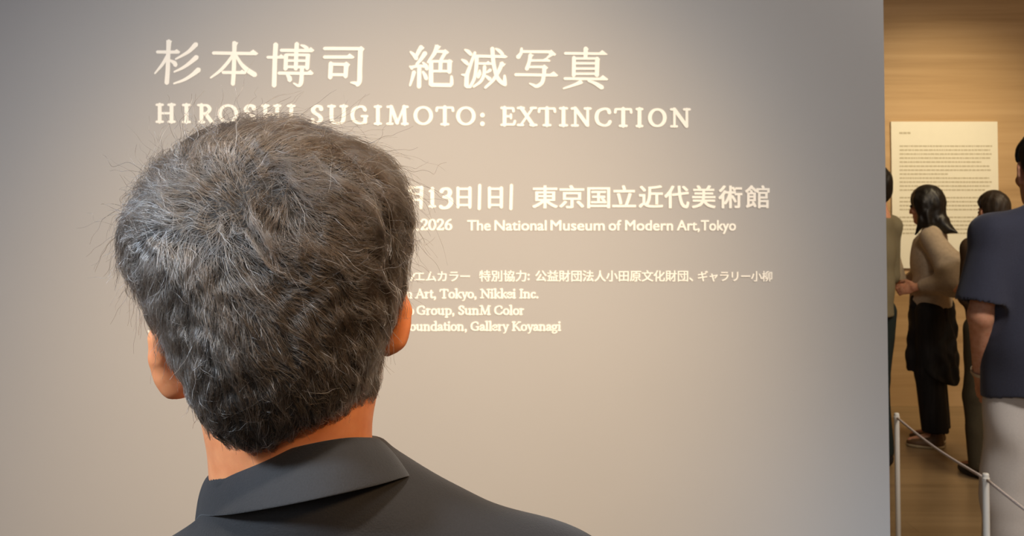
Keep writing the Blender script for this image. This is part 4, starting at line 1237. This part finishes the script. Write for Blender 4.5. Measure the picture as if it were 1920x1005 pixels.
S.chain([T(-.03, -.09, -.110), T(-.035, -.125, -.165), T(-.04, -.185, -.190)], [.036*s, .024*s, .006*s], .02)
S.chain([T(.03, -.09, -.110), T(.02, -.120, -.165), T(.02, -.165, -.195)], [.036*s, .024*s, .006*s], .02)
def cutf(x, y, z):
    dx, dy, dz = (x - O_[0])/s, (y - O_[1])/s, (z - O_[2])/s
    fx = R[0,0]*dx + R[1,0]*dy + R[2,0]*dz; fy = R[0,1]*dx + R[1,1]*dy + R[2,1]*dz; fz = R[0,2]*dx + R[1,2]*dy + R[2,2]*dz
    return np.maximum(np.maximum(.100 - fy + np.abs(fx)*.30, fz - .055), -.13 - fz) * .7
S.func(cutf, O_ - .2, O_ + .2, .01, '-')
solid_obj('hair', S, M_BLACKHAIR, bei, .005, ((), (), ()), 1, lambda V: folds(V, .0025, (40, 40, 6), 6, O_))
S = shirt_solid(J, .545, .018, 1.0, .98, (.064, .070), .058)
S.ops = [o for o in S.ops]
W = J['W']
S = Solid(); p_ = .014
S.cone(J['nb'] + np.array([0, 0, -.012]), W(0, 0, .78), .060*s, .10*s, .03, '+', (Rz[:, 1], .78))
for n in 'LR': S.cone(J['nb'] + np.array([0, 0, -.035])*s, J['sh'+n], .058*s, .062*s, .045)
S.ell(W(0, .006, .735), np.array([.150, .118, .155])*s, .05, '+', Rz)
S.cone(W(0, .004, .69), W(0, 0, .605), .150*s, .140*s, .05, '+', (Rz[:, 1], .78))
S.cone(W(0, 0, .605), W(0, 0, .53), .140*s, .165*s, .03, '+', (Rz[:, 1], .85))
S.half(W(0, 0, .548), (0, .15, -1), W(0, 0, .43), .22)
for n in 'LR':
    a, e, w_ = J['sh'+n], J['el'+n], J['wr'+n]
    S.cone(a, a*.3 + e*.7, .064*s, .100*s, .03)
    S.cone(a*.3 + e*.7, e + (w_-e)*.15, .100*s, .098*s, .03)
    S.cone(e + (w_-e)*.15, e + (w_-e)*.82, .098*s, .042*s, .03)
nk = J['nb'] + np.array([0, 0, .012]); S.cone(nk, nk + np.array([0, 0, .10]), .056*s, .075*s, .008, '-')
solid_obj('blouse', S, M_BEIGE, bei, .0065, ((), (), ()), 2, lambda V: folds(V, .008, (12, 12, 5), 7, loc))
S = Solid()
S.cone(W(0, 0, .60), W(0, 0, .52), .118*s, .152*s, .02, '+', (Rz[:, 1], .85))
S.cone(W(0, 0, .52), W(0, 0, .27), .152*s, .172*s, .02, '+', (Rz[:, 1], .95))
S.half(W(0, 0, .275), Rz @ np.array([0, .45, -1]), W(0, 0, .15), .27)
solid_obj('skirt', S, M_BLACKCLOTH, bei, .0065, ((), (), ()), 2, lambda V: folds(V, .010, (14, 14, 1.5), 8, loc))
solid_obj('trousers', trousers_solid(J, r=(.098, .092, .084), hem=.10), M_BLACKCLOTH, bei, .0065, ((), (), ()), 2)
shoes(J, M_BROWNSHOE, bei, M_SOLE)

# the leaflet she holds up in front of her chest
d_ = Rz @ np.array([0, 1.0, 0]); r_ = Rz @ np.array([1.0, 0, 0])
c = W(-.035, .165, .715)
up_ = nrm(np.array([0, 0, 1.0]) + d_*.25)
b = MB(); k = 9; vs = []
for j in range(k):
    a = (j/(k-1) - .5)
    e_ = (r_*.55 - d_*.83); e_ = nrm(e_)
    bend = nrm(np.cross(e_, up_)) * (abs(a) * .05)
    for t_, h_ in ((0, -.135), (0, .135), (.004, -.135), (.004, .135)):
        vs.append(c + e_*a*.19 + up_*h_ + bend + nrm(np.cross(e_, up_))*t_)
fs = []
for j in range(k-1):
    p0, p1 = 4*j, 4*(j+1)
    fs += [(p0, p1, p1+1, p0+1), (p0+2, p0+3, p1+3, p1+2), (p0+1, p1+1, p1+3, p0+3), (p0, p0+2, p1+2, p1)]
fs += [(0, 1, 3, 2), (4*(k-1), 4*(k-1)+2, 4*(k-1)+3, 4*(k-1)+1)]
b.add(vs, fs)
M_TAN = plain('tan_card', (0.60, 0.47, 0.29), 0.7, 0.25, noise=0.04, scale=40)
o = b.build('leaflet', M_TAN, None, c)
tag(o, 'tan leaflet held up by the person with the black bob', 'leaflet')

# ---- half hidden behind the end of the title wall
loc = (2.105, 5.64, 0)
hid = person(loc, 'person in a khaki shirt and dark trousers half hidden behind the grey wall end')
J = pose(1.73, math.radians(35), loc, .100, arm_l=((-.03, .02, -.170), (.02, .13, -.20)), arm_r=((.020, .02, -.170), (-.03, .13, -.19)), stance=.045)
J['O'] = J['O'] + np.array([.035, 0, .01]); J['nb'] = J['nb'] + np.array([.03, 0, 0])
solid_obj('body', body_solid(J), M_SKIN2, hid, .008, ((), (), ()), 1)
eyes(J, hid)
short_hair(J, M_BLACKHAIR, hid, .014)
solid_obj('shirt', shirt_solid(J, .505, .012, 1.75, 1.0, (.060, .056), .058), M_OLIVE, hid, .008, ((), (), ()), 2, lambda V: folds(V, .004, (9, 9, 3), 9, loc))
solid_obj('trousers', trousers_solid(J, r=(.090, .066, .052)), M_TEAL, hid, .008, ((), (), ()), 2, lambda V: folds(V, .004, (9, 9, 5), 10, loc))
shoes(J, M_BLACKLEATHER, hid)

# ---- behind the one in navy
loc = (2.715, 5.44, 0)
bro = person(loc, 'person with dark brown hair and olive brown trousers, mostly hidden behind the navy T-shirt')
J = pose(1.585, math.radians(6), loc, .080, arm_l=((-.016, .01, -.170), (.05, .14, -.15)), stance=.066)
J['O'] = J['O'] + np.array([.02, 0, 0])
solid_obj('body', body_solid(J), M_SKIN2, bro, .008, ((), (), ()), 1)
eyes(J, bro)
short_hair(J, M_BROWNHAIR, bro, .018, -.11)
solid_obj('jumper', shirt_solid(J, .51, .014, 1.75, 1.0, (.058, .052), .058), M_BROWNTOP, bro, .008, ((), (), ()), 2, lambda V: folds(V, .004, (9, 9, 3), 11, loc))
solid_obj('trousers', trousers_solid(J, r=(.094, .078, .066)), M_BROWNTR, bro, .008, ((), (), ()), 2, lambda V: folds(V, .005, (9, 9, 5), 12, loc))
shoes(J, M_BLACKLEATHER, bro)
